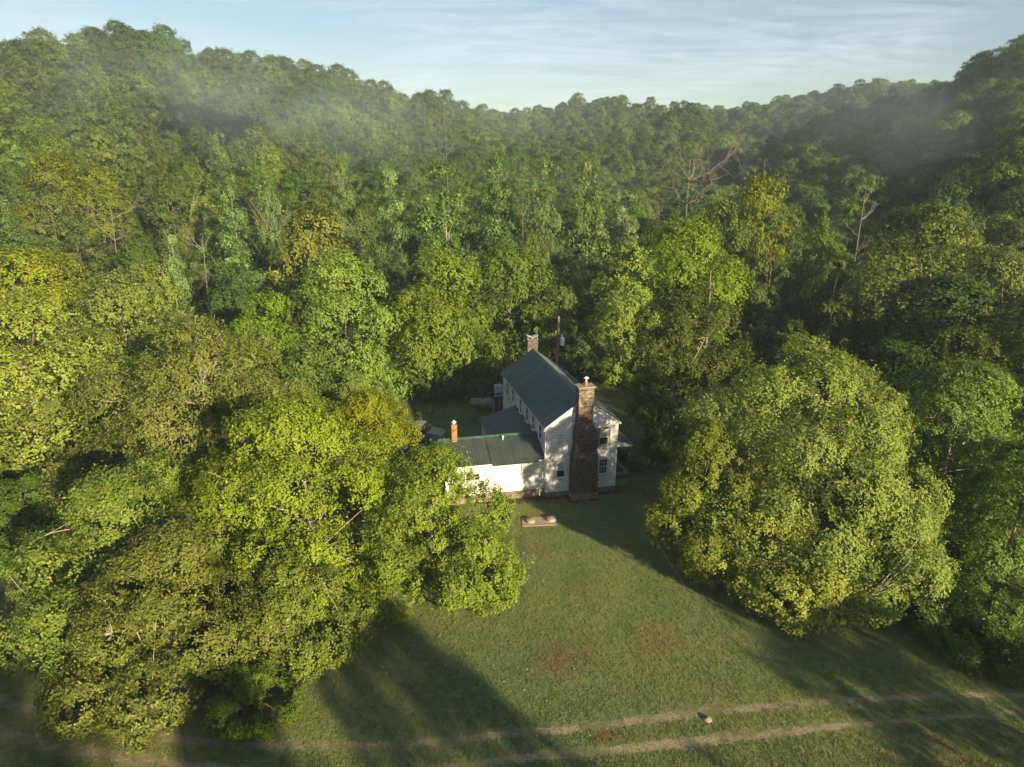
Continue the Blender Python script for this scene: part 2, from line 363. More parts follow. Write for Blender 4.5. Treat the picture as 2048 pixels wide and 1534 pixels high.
go = link('ground', me, None, M_LAWN); tag(go, 'mown lawn of the valley floor running into the wooded hills', kind='structure')

# track: two worn gravel wheel ruts
def catmull(pts, n):
    P = [np.array(p, float) for p in pts]; P = [2*P[0]-P[1]]+P+[2*P[-1]-P[-2]]; o = []
    for i in range(1, len(P)-2):
        for k in range(n):
            t = k/n; a, b, c, d = P[i-1:i+3]
            o.append(.5*((2*b)+(-a+c)*t+(2*a-5*b+4*c-d)*t*t+(-a+3*b-3*c+d)*t**3))
    o.append(P[-2]); return np.array(o)
RUT1 = [(-160,1340),(0,1402),(150,1434),(280,1464),(450,1484),(700,1494),(880,1484),(1000,1468),(1200,1452),(1400,1427),(1600,1407),(1750,1398),(1900,1392),(2048,1391),(2250,1392)]
RUT2 = [(-160,1405),(0,1462),(150,1500),(350,1530),(560,1548),(750,1550),(900,1538),(1050,1517),(1200,1502),(1350,1486),(1500,1472),(1700,1452),(1850,1438),(2048,1424),(2250,1418)]
ruts = []
for q, (R_, w0) in enumerate(((RUT1, .28), (RUT2, .31))):
    C_ = catmull([ground(u, v)[:2] for u, v in R_], 60); ruts.append(C_)
    T = np.gradient(C_, axis=0); T /= np.linalg.norm(T, axis=1)[:,None]; Nn = np.stack([-T[:,1], T[:,0]], 1)
    k = len(C_); s = np.cumsum(np.r_[0, np.linalg.norm(np.diff(C_, axis=0), axis=1)])
    def rag(ph): return (.30*np.sin(s*1.3+ph)+.22*np.sin(s*3.1+ph*2)+.18*np.sin(s*7.7+ph*3)+rng.normal(0, .38, k)+.5*np.sin(s*.37+ph*5))
    wl = w0*(1+.45*rag(1.+q)); wr = w0*(1+.45*rag(4.+q))
    fade = np.interp(C_[:,0], [-13,-6,4,9,14,20], [1.2,.8,.95,1.1,.9,.6] if q == 0 else [1.2,.6,.9,1.15,.8,.45])
    wl *= fade; wr *= fade
    Vv = np.zeros((k*2, 3)); Vv[0::2,:2] = C_+Nn*wl[:,None]; Vv[1::2,:2] = C_-Nn*wr[:,None]; Vv[:,2] = .006
    i2 = np.arange(k-1)*2
    o = link('dirt_track', np_mesh('dirt_track', Vv, np.stack([i2, i2+1, i2+3, i2+2], 1)), None, M_DIRT)
    tag(o, 'worn gravel wheel rut crossing the lawn, %s' % ('the one nearer the house' if q == 0 else 'the one at the lower edge of the photo'), kind='structure')
    o['group'] = 'wheel ruts of the farm track'
def near_rut(x, y):
    p = np.stack([x, y], 1); d = np.full(len(p), 9.)
    for C_ in ruts:
        for c0 in C_[::6]:
            d = np.minimum(d, np.hypot(p[:,0]-c0[0], p[:,1]-c0[1]))
    return d

# ------------------------------------------------------------------ foliage machinery
def unit(a): return a/np.maximum(np.linalg.norm(a, axis=-1, keepdims=True), 1e-9)
def leaves(C, Nr, Ln, Wd, rg, flat=.18):
    n = len(C); r = unit(rg.normal(size=(n,3))); T = unit(np.cross(Nr, r)); Sd = np.cross(Nr, T)
    Ln = (Ln*rg.uniform(.5,1.5,n))[:,None]; Wd = (Wd*rg.uniform(.7,1.3,n))[:,None]
    V = np.empty((n,4,3)); V[:,0] = C-T*Ln*.5; V[:,2] = C+T*Ln*.5 - Nr*Ln*flat
    V[:,1] = C+Sd*Wd*.5; V[:,3] = C-Sd*Wd*.5
    return V.reshape(-1,3), np.arange(n*4).reshape(n,4)
PROF = {
 'round': lambda t: np.sqrt(np.clip(1-(1.9*t-.80)**2, .02, 1)),
 'dome':  lambda t: np.sqrt(np.clip(1-np.clip((t-.25)/.78, -.45, 1)**2, .02, 1)),
 'cone':  lambda t: np.clip((1-t)**.75*1.02, .06, 1)*np.clip(.75+t*3, 0, 1),
 'poplar':lambda t: np.clip((1-t)**.42, .10, 1)*np.clip(.62+t*2.2, 0, 1),
 'mound': lambda t: np.sqrt(np.clip(1-(t*.97)**2.2, .02, 1)),
 'barrel':lambda t: np.sqrt(np.clip(1-t**3.2, .03, 1))*np.clip(.82+t, 0, 1),
 'flat':  lambda t: np.clip(1-(abs(t-.72)/.70)**2.4, .05, 1)**.6,
}
def make_crown(prof, R, z0, H, nl, leaf, rg, lobeK=None, lobe_r=.34, clump=.62, wide=.62, upn=.34, holes=.0, irreg=.15):
    """crown of leaf faces: lobes on an envelope, clumps on lobes, leaves in clumps. returns verts, quads, tint, lobe centres, clump centres"""
    pf = PROF[prof]; K = lobeK or int(10+R*1.6)
    tg = np.linspace(.02, .985, 60); rg_r = pf(tg)*R; ds = np.hypot(np.gradient(rg_r), np.gradient(tg*H))
    wq = (rg_r+.12*R)*ds*np.where(tg < .25, .6, 1.0); cdf = np.cumsum(wq)/wq.sum()
    M_ = 14; P_best = []; ph = rg.uniform(0,6.28,4)
    irr = lambda a, t: 1+irreg*(.6*np.sin(a*2+ph[0]+t*2)+.45*np.sin(a*3+ph[1]-t*3)+.3*np.sin(a*5+ph[2]+t*5))
    for k in range(K):     # best-candidate sampling keeps the lobes apart
        t_ = np.interp(rg.uniform(0,1,M_), cdf, tg); a_ = rg.uniform(0,6.283,M_); r_ = np.interp(t_, tg, rg_r)*irr(a_, t_)
        Pc = np.stack([np.cos(a_)*r_, np.sin(a_)*r_, t_*H], 1)
        if P_best:
            dmin = np.min(np.linalg.norm(Pc[:,None]-np.array([q[0] for q in P_best])[None], axis=2), axis=1); j = int(dmin.argmax())
        else: j = int(t_.argmax())
        P_best.append((Pc[j], t_[j], a_[j]))
    tt = np.array([q[1] for q in P_best]); ang = np.array([q[2] for q in P_best]); rr = np.interp(tt, tg, rg_r)*irr(ang, tt)
    lr = lobe_r*R*rg.uniform(.75,1.3,K)*(.45+.55*rr/rg_r.max()) if prof in ('cone','poplar') else lobe_r*R*rg.uniform(.75,1.3,K)
    lr = np.minimum(lr, H*.30)
    f_ = rg.uniform(.60,.86,K)
    cr = np.maximum(rr-lr*f_, rr*.25)*rg.uniform(.86,1.05,K)
    LC = np.stack([np.cos(ang)*cr, np.sin(ang)*cr, z0+np.clip(tt*H-lr*.75+rg.normal(0,.035,K)*H, lr*.45, H)], 1)
    # a few inner lobes on the axis so the crown is not hollow
    for tq in ((.30,.55,.76) if prof not in ('cone','poplar') else (.2,.4,.6)):
        rq = float(np.interp(tq, tg, rg_r)); LC = np.vstack([LC, [[rg.normal(0,.06)*R, rg.normal(0,.06)*R, z0+tq*H]]]); lr = np.append(lr, min(.62*rq, H*.26))
    K = len(LC)
    area = float((lr**2).sum())*4*np.pi*.6
    nc = max(K*4, int(area/(clump*clump*1.25)))
    li = rg.choice(K, nc, p=lr**2/(lr**2).sum())
    out_ = LC[li]-np.array([0,0,z0+H*.35]); out_ = unit(out_)
    D = unit(rg.normal(size=(nc,3)) + out_*.75 + np.array([0,0,.35]))
    rad = rg.uniform(.72,1.08,nc)**1.0
    CC = LC[li]+D*(lr[li]*rad)[:,None]*np.array([1,1,.85])
    # drop clumps buried inside other lobes
    keep = np.ones(nc, bool)
    for k in range(K):
        d = np.linalg.norm((CC-LC[k])/np.array([1,1,.85]), axis=1); keep &= ~((d < lr[k]*.62) & (li != k))
    keep &= CC[:,2] > max(.25, z0-.5)
    if holes > 0: keep &= rg.uniform(0,1,nc) > holes
    CC, D, li = CC[keep], D[keep], li[keep]; nc = len(CC)
    per = max(5, int(nl/nc)); cnt = rg.poisson(per, nc)+2
    idx = np.repeat(np.arange(nc), cnt); n = len(idx)
    cs = clump*rg.uniform(.65,1.25,nc)
    q = rg.normal(size=(n,3))*.42; dn = (q*D[idx]).sum(1, keepdims=True)
    q -= D[idx]*dn*.45
    ext = (rg.uniform(0,1,nc) < .22)*rg.uniform(.4,1.5,nc)
    sd_ = unit(D+np.array([0,0,.8])); q *= np.where(ext[idx]>0,.7,1.)[:,None]; q += sd_[idx]*(ext[idx]*rg.uniform(0,1.25,n))[:,None]
    C = CC[idx]+q*cs[idx][:,None]
    C[:,2] = np.maximum(C[:,2], .08)
    Nr = unit(D[idx]*1.0+np.array([0,0,upn])+rg.normal(size=(n,3))*.34)
    V, Q = leaves(C, Nr, leaf, leaf*wide, rg)
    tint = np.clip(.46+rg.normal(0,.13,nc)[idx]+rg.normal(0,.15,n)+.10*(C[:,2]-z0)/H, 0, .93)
    tint[rg.uniform(0,1,n) < .012] = 1.0
    return V, Q, tint, LC, CC
def tubes(segs, n=5):
    """segs: list of (pts (m,3), radii) -> verts, quads"""
    Vs, Qs, o = [], [], 0
    a = np.arange(n)*2*np.pi/n
    for P, Rr in segs:
        P = np.asarray(P, float); m_ = len(P); T = unit(np.gradient(P, axis=0))
        ref = np.array([0.31,.95,.07]) if abs(T[0][2]) > .8 else np.array([0,0,1.])
        A = unit(np.cross(T, ref)); B = np.cross(T, A)
        V = P[:,None,:]+(A[:,None,:]*np.cos(a)[None,:,None]+B[:,None,:]*np.sin(a)[None,:,None])*np.asarray(Rr)[:,None,None]
        Vs.append(V.reshape(-1,3))
        i = np.arange(m_-1)[:,None]*n; k = np.arange(n)[None,:]; k2 = (k+1) % n
        Qs.append((np.stack([i+k, i+k2, i+n+k2, i+n+k], -1)).reshape(-1,4)+o); o += m_*n
    return np.concatenate(Vs), np.concatenate(Qs)
def bez(a, b, c, n):
    t = np.linspace(0,1,n)[:,None]; return (1-t)**2*a+2*t*(1-t)*b+t*t*c
def make_wood(H, z0, R, LC, CC, rg, twigs=60, r0=None, limbs=14, lean=(0,0)):
    r0 = r0 or max(.13, R*.034)
    zt = z0+(H)*.42
    top = np.array([lean[0]+rg.normal(0,.04)*R, lean[1]+rg.normal(0,.04)*R, zt])
    mid = np.array([top[0]*.3+rg.normal(0,.03)*R, top[1]*.3, zt*.5])
    tr = bez(np.array([0,0,-.3]), mid, top, 7); rr = np.linspace(r0*1.25, r0*.6, 7); rr[0] = r0*1.6
    segs = [(tr, rr)]
    up = bez(top, top+np.array([rg.normal(0,.3),rg.normal(0,.3),H*.2]), np.array([0,0,z0+H*.70]), 6); segs.append((up, np.linspace(r0*.6, r0*.12, 6)))
    ends = []
    for k in rg.permutation(len(LC))[:limbs]:
        f = rg.uniform(.45,1.0); s = tr[int(f*6)]
        if LC[k][2] > zt+1: s = up[rg.integers(0,3)]
        m_ = (s+LC[k])/2+np.array([0,0,.12*R])+rg.normal(0,.06*R,3)
        b = bez(s, m_, s+(LC[k]-s)*.86, 7); b[1:-1] += rg.normal(0,.025*R,(5,3))
        q = r0*rg.uniform(.26,.42); segs.append((b, np.linspace(q, q*.35, 7))); ends.append((LC[k], q*.35)); ends.append((b[4], q*.5))
    if ends and twigs and len(CC):
        E = np.array([e[0] for e in ends])
        for j in rg.permutation(len(CC))[:twigs]:
            d = np.linalg.norm(E-CC[j], axis=1); k = int(d.argmin())
            if d[k] > R*.75: continue
            m_ = (E[k]+CC[j])/2+rg.normal(0,.10*d[k],3); b = bez(E[k], m_, CC[j]+(CC[j]-E[k])*.12, 5)
            segs.append((b, np.linspace(min(ends[k][1], .07), .014, 5)))
    return tubes(segs)

def tree_meshes(prof, R, z0, Htot, nl, leaf, seed, twigs=60, limbs=14, **kw):
    rg = np.random.default_rng(seed)
    lean = kw.pop('lean', (0,0)); r0 = kw.pop('r0', None)
    V, Q, T, LC, CC = make_crown(prof, R, z0, Htot-z0, nl, leaf, rg, **kw)
    cm = np_mesh('crown', V, Q, 4, T)
    WV, WQ = make_wood(Htot-z0, z0, R, LC, CC, rg, twigs, r0, limbs, lean)
    wm = np_mesh('trunk', WV, WQ); wm.polygons.foreach_set('use_smooth', [True]*len(wm.polygons))
    return cm, wm
def put_tree(name, x, y, cm, wm, mat, bark, label, cat='tree', group=None, rz=None, sc=1.0, sz=None, gz=None):
    z = float(height(x, y)) if gz is None else gz
    r = empty(name, (x, y, z), rz if rz is not None else rng.uniform(0,6.28), label, cat, group)
    s = sc if isinstance(sc, tuple) else (sc, sc, sz or sc); r.scale = s
    if len(cm.materials) == 0: cm.materials.append(mat)
    link('crown', cm, r)
    if wm is not None:
        if len(wm.materials) == 0: wm.materials.append(bark)
        link('trunk', wm, r)
    return r

# ------------------------------------------------------------------ trees around the house, one by one
# u, D, row of the top, width px, profile, leaves, crown base z, leaf count x, label, extra
HERO = [
 # foreground left
 (240, 36.5, 955, 400, 'mound','vine', .5, 26000, .24, 'mulberry_tree','vine-clad dark glossy tree with yellow spots at the lower left edge', dict(twigs=130, bark='p', clump=.50)),
 (345, 33.0,1060, 420, 'mound','vine', .3, 26000, .24, 'mulberry_tree','vine-clad glossy tree with pale dead twigs above the left bend of the track', dict(twigs=150, bark='p', clump=.48)),
 (590, 35.5,1120, 300, 'mound','vine', .2, 17000, .22, 'mulberry_tree','low dark glossy tree at the right end of the vine-clad thicket on the left', dict(twigs=60, bark='p', clump=.46)),
 (505, 30.2,1345, 210, 'mound','oak',  .1, 12000, .16, 'willow_shrub','feathery grey-green shrub just above the nearer wheel rut', dict(twigs=30, clump=.36)),
 (300, 43.0, 925, 380, 'mound','vine', .5, 17000, .25, 'mulberry_tree','dark glossy tree behind the vine-clad thicket, left of centre', dict(twigs=60, clump=.55)),
 (45,  47.0, 960, 290, 'mound','deep', .4, 12000, .26, 'broadleaf_tree','dark green tree cut by the left edge above the shaded lawn corner', dict(twigs=30)),
 (610, 42.0, 790, 420, 'barrel','yellow',1.2, 30000, .26, 'elm_tree','yellow-green spreading elm with bare pale twigs left of the white wing', dict(twigs=130, bark='p', clump=.55)),
 (868, 42.0, 900, 340, 'mound','limey', .8, 26000, .24, 'hackberry_tree','bright fresh-green tree covering the left end of the white wing', dict(twigs=50, clump=.52)),
 (415, 54.0, 660, 470, 'barrel','yellow',3.0, 28000, .28, 'walnut_tree','olive-yellow tree with pale forked trunk showing at its lower right', dict(twigs=110, bark='p', r0=.27, clump=.55, lean=(-.8,0), limbs=10)),
 (735, 56.5, 790, 260, 'dome','yellow',1.5, 15000, .28, 'elm_tree','small yellow-green tree beside the parked cars', dict(twigs=60, bark='p')),
 (210, 60.0, 840, 300, 'mound','deep', .5, 10000, .34, 'broadleaf_tree','shaded dark green bush filling the hollow left of the walnut', dict(twigs=0)),
 (60,  60.0, 590, 440, 'dome','yellow', 1.5, 18000, .34, 'ash_tree','fine-leaved yellow-green tree at the left edge, tallest of the left row', dict(twigs=30)),
 (250, 76.0, 545, 300, 'barrel','yellow', 2, 12000, .40, 'ash_tree','sunlit yellow tree behind the left row, its top cut off by haze', dict(twigs=20)),
 (345, 66.0, 650, 230, 'round','lime', 1, 10000, .36, 'ash_tree','rounded fresh-green tree just above the walnut crown', dict(twigs=10)),
 (60,  84.0, 500, 330, 'dome','yellow', 2, 11000, .44, 'ash_tree','pale yellow-green tree at the left edge behind the tallest of the left row', dict(twigs=10)),
 (545, 73.0, 565, 200, 'barrel','maple', 1, 11000, .36, 'oak_tree','olive rounded tree left of the bright locust tree', dict(twigs=20)),
 (690, 77.0, 488, 245, 'barrel','lime', 1, 14000, .36, 'locust_tree','vivid green domed locust tree left above the shaded back lawn', dict(twigs=20, bark='p')),
 (735, 76.0, 690, 120, 'mound','lime', .2, 6000, .34, 'locust_sapling','small vivid green sapling at the foot of the locust tree', dict(twigs=10)),
 (775, 80.5, 715, 100, 'mound','deep', .2, 5000, .34, 'garden_shrub','dark rounded shrub on the left rim of the back lawn', dict(twigs=0)),
 (620, 66.0, 690, 190, 'round','mid', 1, 9000, .36, 'oak_tree','olive tree with a reddish bare trunk in front of the locust tree', dict(twigs=20)),
 # centre
 (885, 84.0, 500, 240, 'barrel','maple', 2.5, 15000, .36, 'hackberry_tree','left half of the pair of spreading trees behind the back lawn', dict(twigs=60, bark='p')),
 (1015,87.0, 488, 285, 'barrel','maple', 2.5, 19000, .36, 'hackberry_tree','broad sunlit tree behind the far chimney, right half of the pair', dict(twigs=60, bark='p')),
 (1105,88.0, 560, 140, 'barrel','mid', 1, 9000, .38, 'hackberry_tree','leafy tree leaning behind the utility pole', dict(twigs=20)),
 (925, 82.0, 660, 150, 'mound','deep', .2, 9000, .36, 'vine_thicket','dark hanging vine thicket behind the old tank', dict(twigs=50, bark='p')),
 (840, 81.0, 690, 130, 'mound','deep', .2, 6000, .36, 'vine_thicket','dark vine thicket above the log on the back lawn', dict(twigs=30)),
 (1150,86.0, 640, 110, 'mound','deep', .2, 6000, .36, 'broadleaf_tree','shaded tree right of the utility pole', dict(twigs=10)),
 (1225,98.0, 600, 150, 'mound','deep', .2, 8000, .40, 'broadleaf_tree','very dark tree closing the gap right of the utility pole', dict(twigs=0)),
 (1210,88.0, 700, 120, 'mound','deep', .1, 5000, .36, 'garden_shrub','low dark shrub at the right rear corner of the back lawn', dict(twigs=0)),
 # right
 (1245,86.0, 478, 165, 'barrel','maple', 1.5, 11000, .38, 'elm_tree','olive-green tree at the left end of the right wood', dict(twigs=30, bark='p')),
 (1370,92.0, 428, 290, 'barrel','lime', 2, 15000, .42, 'elm_tree','broad bright green tree behind the broken snag', dict(twigs=20)),
 (1530,92.0, 400, 180, 'cone','cedar', 1, 12000, .36, 'cedar_tree','tall olive cedar with ragged twin top right of the broken snag', dict(twigs=30, bark='p', lobe_r=.30)),
 (1662,82.0, 512, 120, 'cone','cedar', .4, 11000, .34, 'cedar_tree','pointed grey-olive cedar standing alone below the sycamore', dict(twigs=0, lobe_r=.30)),
 (1845,86.0, 395, 310, 'barrel','lime', 2.5, 19000, .42, 'sycamore_tree','large sunlit sycamore with pale trunk near the right edge', dict(twigs=70, bark='p')),
 (1580,76.0, 625, 120, 'poplar','oak', .3, 8000, .34, 'vine_column','vine-wrapped grey-green column between the cedars and the maple', dict(twigs=0)),
 (1378,67.0, 590, 200, 'flat','cedar', 5.5, 13000, .30, 'cedar_tree','flat-topped olive cedar under a broken pale snag, left of the big maple', dict(twigs=60, bark='p', r0=.30)),
 (1308,62.0, 745, 130, 'mound','deep', .4, 9000, .30, 'cedar_tree','dark shaded evergreen between the house and the big maple', dict(twigs=0)),
 (1360,62.0, 800, 120, 'mound','deep', .3, 7000, .30, 'cedar_tree','dark ragged evergreen under the flat-topped cedar', dict(twigs=10)),
 (1780,64.0, 672, 220, 'mound','deep', .5, 11000, .34, 'vine_thicket','deep green vine mound behind the big maple', dict(twigs=0)),
 (2010,92.0, 425, 150, 'round','oak', 1, 9000, .40, 'oak_tree','dark olive tree at the right edge beside the sycamore', dict(twigs=10)),
 (2040,72.0, 590, 190, 'round','deep', .5, 10000, .38, 'oak_tree','dark green tree cut by the right edge below the sycamore', dict(twigs=0)),
 (1915,64.0, 640, 210, 'mound','oak', .5, 11000, .34, 'oak_tree','shaded olive tree below the sycamore, behind the right thicket', dict(twigs=0)),
 (1615,46.5, 705, 530, 'barrel','maple', 1.2, 56000, .25, 'maple_tree','huge rounded maple with yellow-green skirts right of the lawn', dict(twigs=90, bark='p', clump=.52, lobeK=46, lobe_r=.27, irreg=.16)),
 (1412,43.5, 850, 205, 'barrel','gold', 2.6, 21000, .23, 'maple_tree','small golden-green tree against the left flank of the big maple', dict(twigs=10, clump=.46)),
 (1550,41.0,1000, 300, 'mound','gold', .6, 17000, .24, 'maple_tree','golden-green low crown spilling from the foot of the big maple onto the lawn', dict(twigs=30, bark='p', clump=.46, irreg=.25)),
 (1785,41.0, 990, 250, 'mound','maple', .6, 15000, .24, 'maple_tree','low green crown below the big maple, right of the golden one', dict(twigs=20, clump=.48, irreg=.25)),
 (1900,49.0, 700, 330, 'mound','mid', .6, 24000, .27, 'elm_tree','tall green tree crowding the right flank of the big maple', dict(twigs=40, bark='p', clump=.58)),
 (2040,41.0, 860, 260, 'mound','mid', .5, 16000, .27, 'elm_tree','drooping green tree cut by the right edge above the fern bank', dict(twigs=20)),
 (1990,35.0,1200, 200, 'mound','deep', .1, 11000, .20, 'fern_shrub','dark feathery shrub bank at the right edge above the track', dict(twigs=0, clump=.4)),
 (1870,37.5,1225, 160, 'mound','deep', .1, 7000, .20, 'fern_shrub','dark low shrub tucked under the right skirt of the maple', dict(twigs=0, clump=.4)),
 (1255,57.5, 905,  60, 'mound','deep', .1, 0, .20, '', '', {}),
]
for i, (u, D, vt, wpx, prof, mk, z0, nl, lf, nm, lab, kw) in enumerate(HERO):
    if nl == 0: continue
    kw = dict(kw); bk = BARKP if kw.pop('bark', '') == 'p' else BARK
    zt = max(1.5, CAM_H - D*ratio(u, vt)); zc = (zt+z0)/2
    t_ = D*cP-(zc-CAM_H)*sP; R = wpx/FPX*t_/2; x = xat(u, D, zc)
    if D > 70: kw.setdefault('lobe_r', .36); kw.setdefault('lobeK', 15)
    if D > 70: kw['twigs'] = kw.get('twigs', 0)//4; kw.setdefault('limbs', 6); kw.setdefault('r0', .17); bk = BARKP if lab.startswith('large sunlit syc') else BARK
    cm, wm = tree_meshes(prof, R, z0, zt, int(nl*(2.3 if D < 58 else 1.7)), lf*(.72 if D < 58 else .80), 100+i, **kw)
    put_tree(nm, x, D, cm, wm, LM[mk], bk, lab, 'shrub' if 'shrub' in nm or 'thicket' in nm or 'column' in nm else 'tree', rz=0, gz=0.0)

# snag on the flat-topped cedar: a broken dead trunk
def dead_tree(H, R, seed, nb=9, r0=.22, sub=5):
    rg = np.random.default_rng(seed); segs = []
    tr = bez(np.array([0,0,-.2]), np.array([rg.normal(0,.3),rg.normal(0,.3),H*.5]), np.array([rg.normal(0,.5),rg.normal(0,.5),H]), 9); segs.append((tr, np.linspace(r0, r0*.2, 9)))
    for k in range(nb):
        s = tr[rg.integers(3,8)]; a = rg.uniform(0,6.28); ln = R*rg.uniform(.5,1.1)
        e = s+np.array([math.cos(a)*ln, math.sin(a)*ln, ln*rg.uniform(.5,1.4)]); e[2] = min(e[2], H*1.08)
        b = bez(s, (s+e)/2+np.array([math.cos(a)*ln*.25, math.sin(a)*ln*.25, -ln*.05]), e, 7); b[1:-1] += rg.normal(0,.04*R,(5,3))
        segs.append((b, np.linspace(r0*.5, r0*.10, 7)))
        for j in range(sub):
            s2 = b[rg.integers(2,6)]; d = unit(rg.normal(size=3)+np.array([math.cos(a),math.sin(a),.9])); l2 = ln*rg.uniform(.25,.6)
            bb = bez(s2, s2+d*l2*.5+rg.normal(0,.08*l2,3), s2+d*l2, 4); segs.append((bb, np.linspace(r0*.16, r0*.05, 4)))
            for w_ in range(3):
                d3 = unit(rg.normal(size=3)+d); l3 = l2*rg.uniform(.2,.5); s3 = bb[rg.integers(1,4)]; segs.append((bez(s3, s3+d3*l3*.5+rg.normal(0,.06*l3,3), s3+d3*l3, 3), np.linspace(r0*.06, r0*.03, 3)))
    v, q = tubes(segs); me = np_mesh('branches', v, q); me.polygons.foreach_set('use_smooth', [True]*len(me.polygons)); return me
m, nt = new_mat('dead_pale_wood'); f = noise(nt, pos(nt), 5, 5, .7); out(nt, princ(nt, mix(nt, f, (.11,.10,.08), (.20,.185,.15)), .9, .2)); M_DEAD = m
def put_dead(u, D, vt, R, seed, label, zb=0., **kw):
    zt = CAM_H - D*ratio(u, vt); x = xat(u, D, zt*.7); gz = float(height(x, D))
    me = dead_tree(zt-gz, R, seed, **kw); o = link('dead_tree', me, None, M_DEAD); o.location = (x, D, gz)
    tag(o, label, 'tree'); return o
put_dead(1405, 68.5, 540, 1.7, 3, 'broken pale snag rising out of the flat-topped cedar', nb=4, r0=.26, sub=2)
put_dead(1372, 118, 318, 7.0, 5, 'wide-branched bleached dead tree above the right wood', nb=20, r0=.20, sub=10)
put_dead(1530, 135, 322, 3.0, 6, 'thin grey dead tree on the valley floor right of the bleached one', nb=8, r0=.16, sub=5)
put_dead(1718, 130, 372, 2.4, 7, 'grey bare-topped tree behind the sycamore', nb=10, r0=.18, sub=6)
put_dead(680, 158, 265, 4.2, 8, 'bare fan-shaped dead tree on the left slope', nb=12, r0=.13, sub=7)
put_dead(895, 165, 222, 2.6, 9, 'tall thin dead tree left of the far valley gap', nb=5, r0=.14, sub=4)
put_dead(1048, 112, 395, 1.8, 10, 'thin bare trunk between the twin poplars', nb=8, r0=.11, sub=5)
put_dead(225, 118, 415, 4.4, 11, 'flat bare-limbed tree among the left cedars', nb=10, r0=.13, sub=7)
put_dead(545, 112, 395, 3.4, 12, 'bare-limbed tree over the broad yellow crown', nb=10, r0=.12, sub=7)
put_dead(405, 96, 465, 2.6, 13, 'small pale-limbed tree right of the left cedars', nb=10, r0=.12, sub=6)

# ------------------------------------------------------------------ forest prototypes
PK = {}
def proto(key, prof, R, z0, H, nl, leaf, seed, mk, **kw):
    kw.setdefault('clump', .80)
    cm, wm = tree_meshes(prof, R, z0, H, nl, leaf, seed, twigs=0, limbs=8, **kw)
    cm.materials.append(LM[mk]); wm.materials.append(BARKP if mk in ('poplar',) else BARK)
    PK[key] = (cm, wm, H, R)
proto('oak1','round',5.6,3.0,16,15000,.35,901,'oak', lobeK=18)
proto('oak2','dome', 6.2,2.5,15,16500,.35,902,'mid', lobeK=20)
proto('oak3','round',5.2,3.5,17,15000,.35,903,'deep', lobeK=16)
proto('oak4','dome', 5.6,2.5,15,15000,.35,904,'mid', lobeK=15, lobe_r=.40)
proto('oak5','round',6.0,2.5,16,15500,.35,905,'oak', lobeK=24, lobe_r=.29)
proto('pop1','poplar',5.0,2.0,21,16000,.34,906,'poplar', lobeK=30, lobe_r=.38, clump=.85)
proto('pop2','poplar',4.7,2.0,20,15000,.34,907,'poplar', lobeK=26, lobe_r=.40, clump=.85)
proto('ced1','cone', 3.4,.6,13,12000,.28,908,'cedar', lobeK=26, lobe_r=.30, clump=.7)
proto('ced2','cone', 3.8,.6,12,12000,.28,909,'cedar', lobeK=28, lobe_r=.28, clump=.7)
proto('lime','dome', 5.6,1.5,14,15500,.34,910,'yellow', lobeK=20)
KEYS = list(PK)
WORDS = {'oak1':'dark olive oak','oak2':'mid-green broadleaf tree','oak3':'deep green broadleaf tree','oak4':'lobed green tree',
         'oak5':'olive-brown oak','pop1':'pale pointed poplar','pop2':'slim pale poplar','ced1':'narrow olive cedar','ced2':'bushy olive cedar','lime':'yellow-green domed tree'}
SP = {'oak1':'oak_tree','oak2':'broadleaf_tree','oak3':'broadleaf_tree','oak4':'broadleaf_tree','oak5':'oak_tree','pop1':'poplar_tree','pop2':'poplar_tree','ced1':'cedar_tree','ced2':'cedar_tree','lime':'ash_tree'}

# single mid-ground trees with a place of their own
SOLO = [
 (885,108, 312,175,'pop1','tallest pale poplar, centre, above the pair of spreading trees'),
 (992,122, 292,115,'pop2','pale poplar right of the tallest one, in the centre'),
 (1085,116,305,115,'pop1','left one of the twin leafy poplars right of centre'),
 (1172,115,302,120,'pop2','right one of the twin leafy poplars right of centre'),
 (1508,118,342,150,'lime','sunlit yellow-green tree beyond the ragged cedar'),
 (640,102, 412,240,'lime','broad yellow-olive tree above the vivid locust tree'),
 (470, 118,352,100,'pop2','pale poplar on the lower left slope left of the broad yellow tree'),
 (255, 168,163,100,'pop1','tall pale poplar standing out high on the left hillside'),
 (345, 95, 455,80,'pop2','small silvery-tipped poplar right of the left cedars'),
 (540, 130,292,85,'pop1','pale poplar with silvery tip on the lower slope, left of centre'),
 (780, 126,322,85,'pop2','silvery-tipped poplar left of the tallest one'),
 (690, 132,305,80,'pop2','slim poplar on the lower slope between two broader crowns'),
 (60, 145, 270,90,'pop2','silvery poplar near the left edge of the slope'),
 (130,142, 275,110,'oak2','rounded tree beside the silvery poplar near the left edge'),
 (300,94, 520,170,'lime','yellow-green tree below the left cedars'),
 (1060,106,455,110,'oak5','brownish olive tree behind the pole'),
 (1180,104,520,100,'oak3','dark tree in the deep gap right of centre'),
 (760,98, 470,110,'oak3','dark tree between the locust and the spreading pair'),
 (470,90, 520,130,'oak3','dark round tree left of the locust tree'),
 (1630,104,430,110,'oak1','olive oak between the ragged cedar and the sycamore'),
 (1440,108,405,150,'oak4','mid-green tree behind the ragged cedar'),
 (1310,112,440,120,'oak3','dark green tree behind the left end of the right wood'),
]
occupied = []
for i, (u, D, vt, wpx, k, lab) in enumerate(SOLO):
    cm, wm, H, R = PK[k]; x = xat(u, D, 12); gz = float(height(x, D)); zt = CAM_H-D*ratio(u, vt)
    s = (wpx/FPX*(D*cP)/2/R); sz = min(1.9, max(.6, (zt-gz)/H))
    put_tree(SP[k], x, D, cm, wm, None, None, lab, 'tree', sc=(s, s, sz), gz=gz); occupied.append((x, D, 3.5))

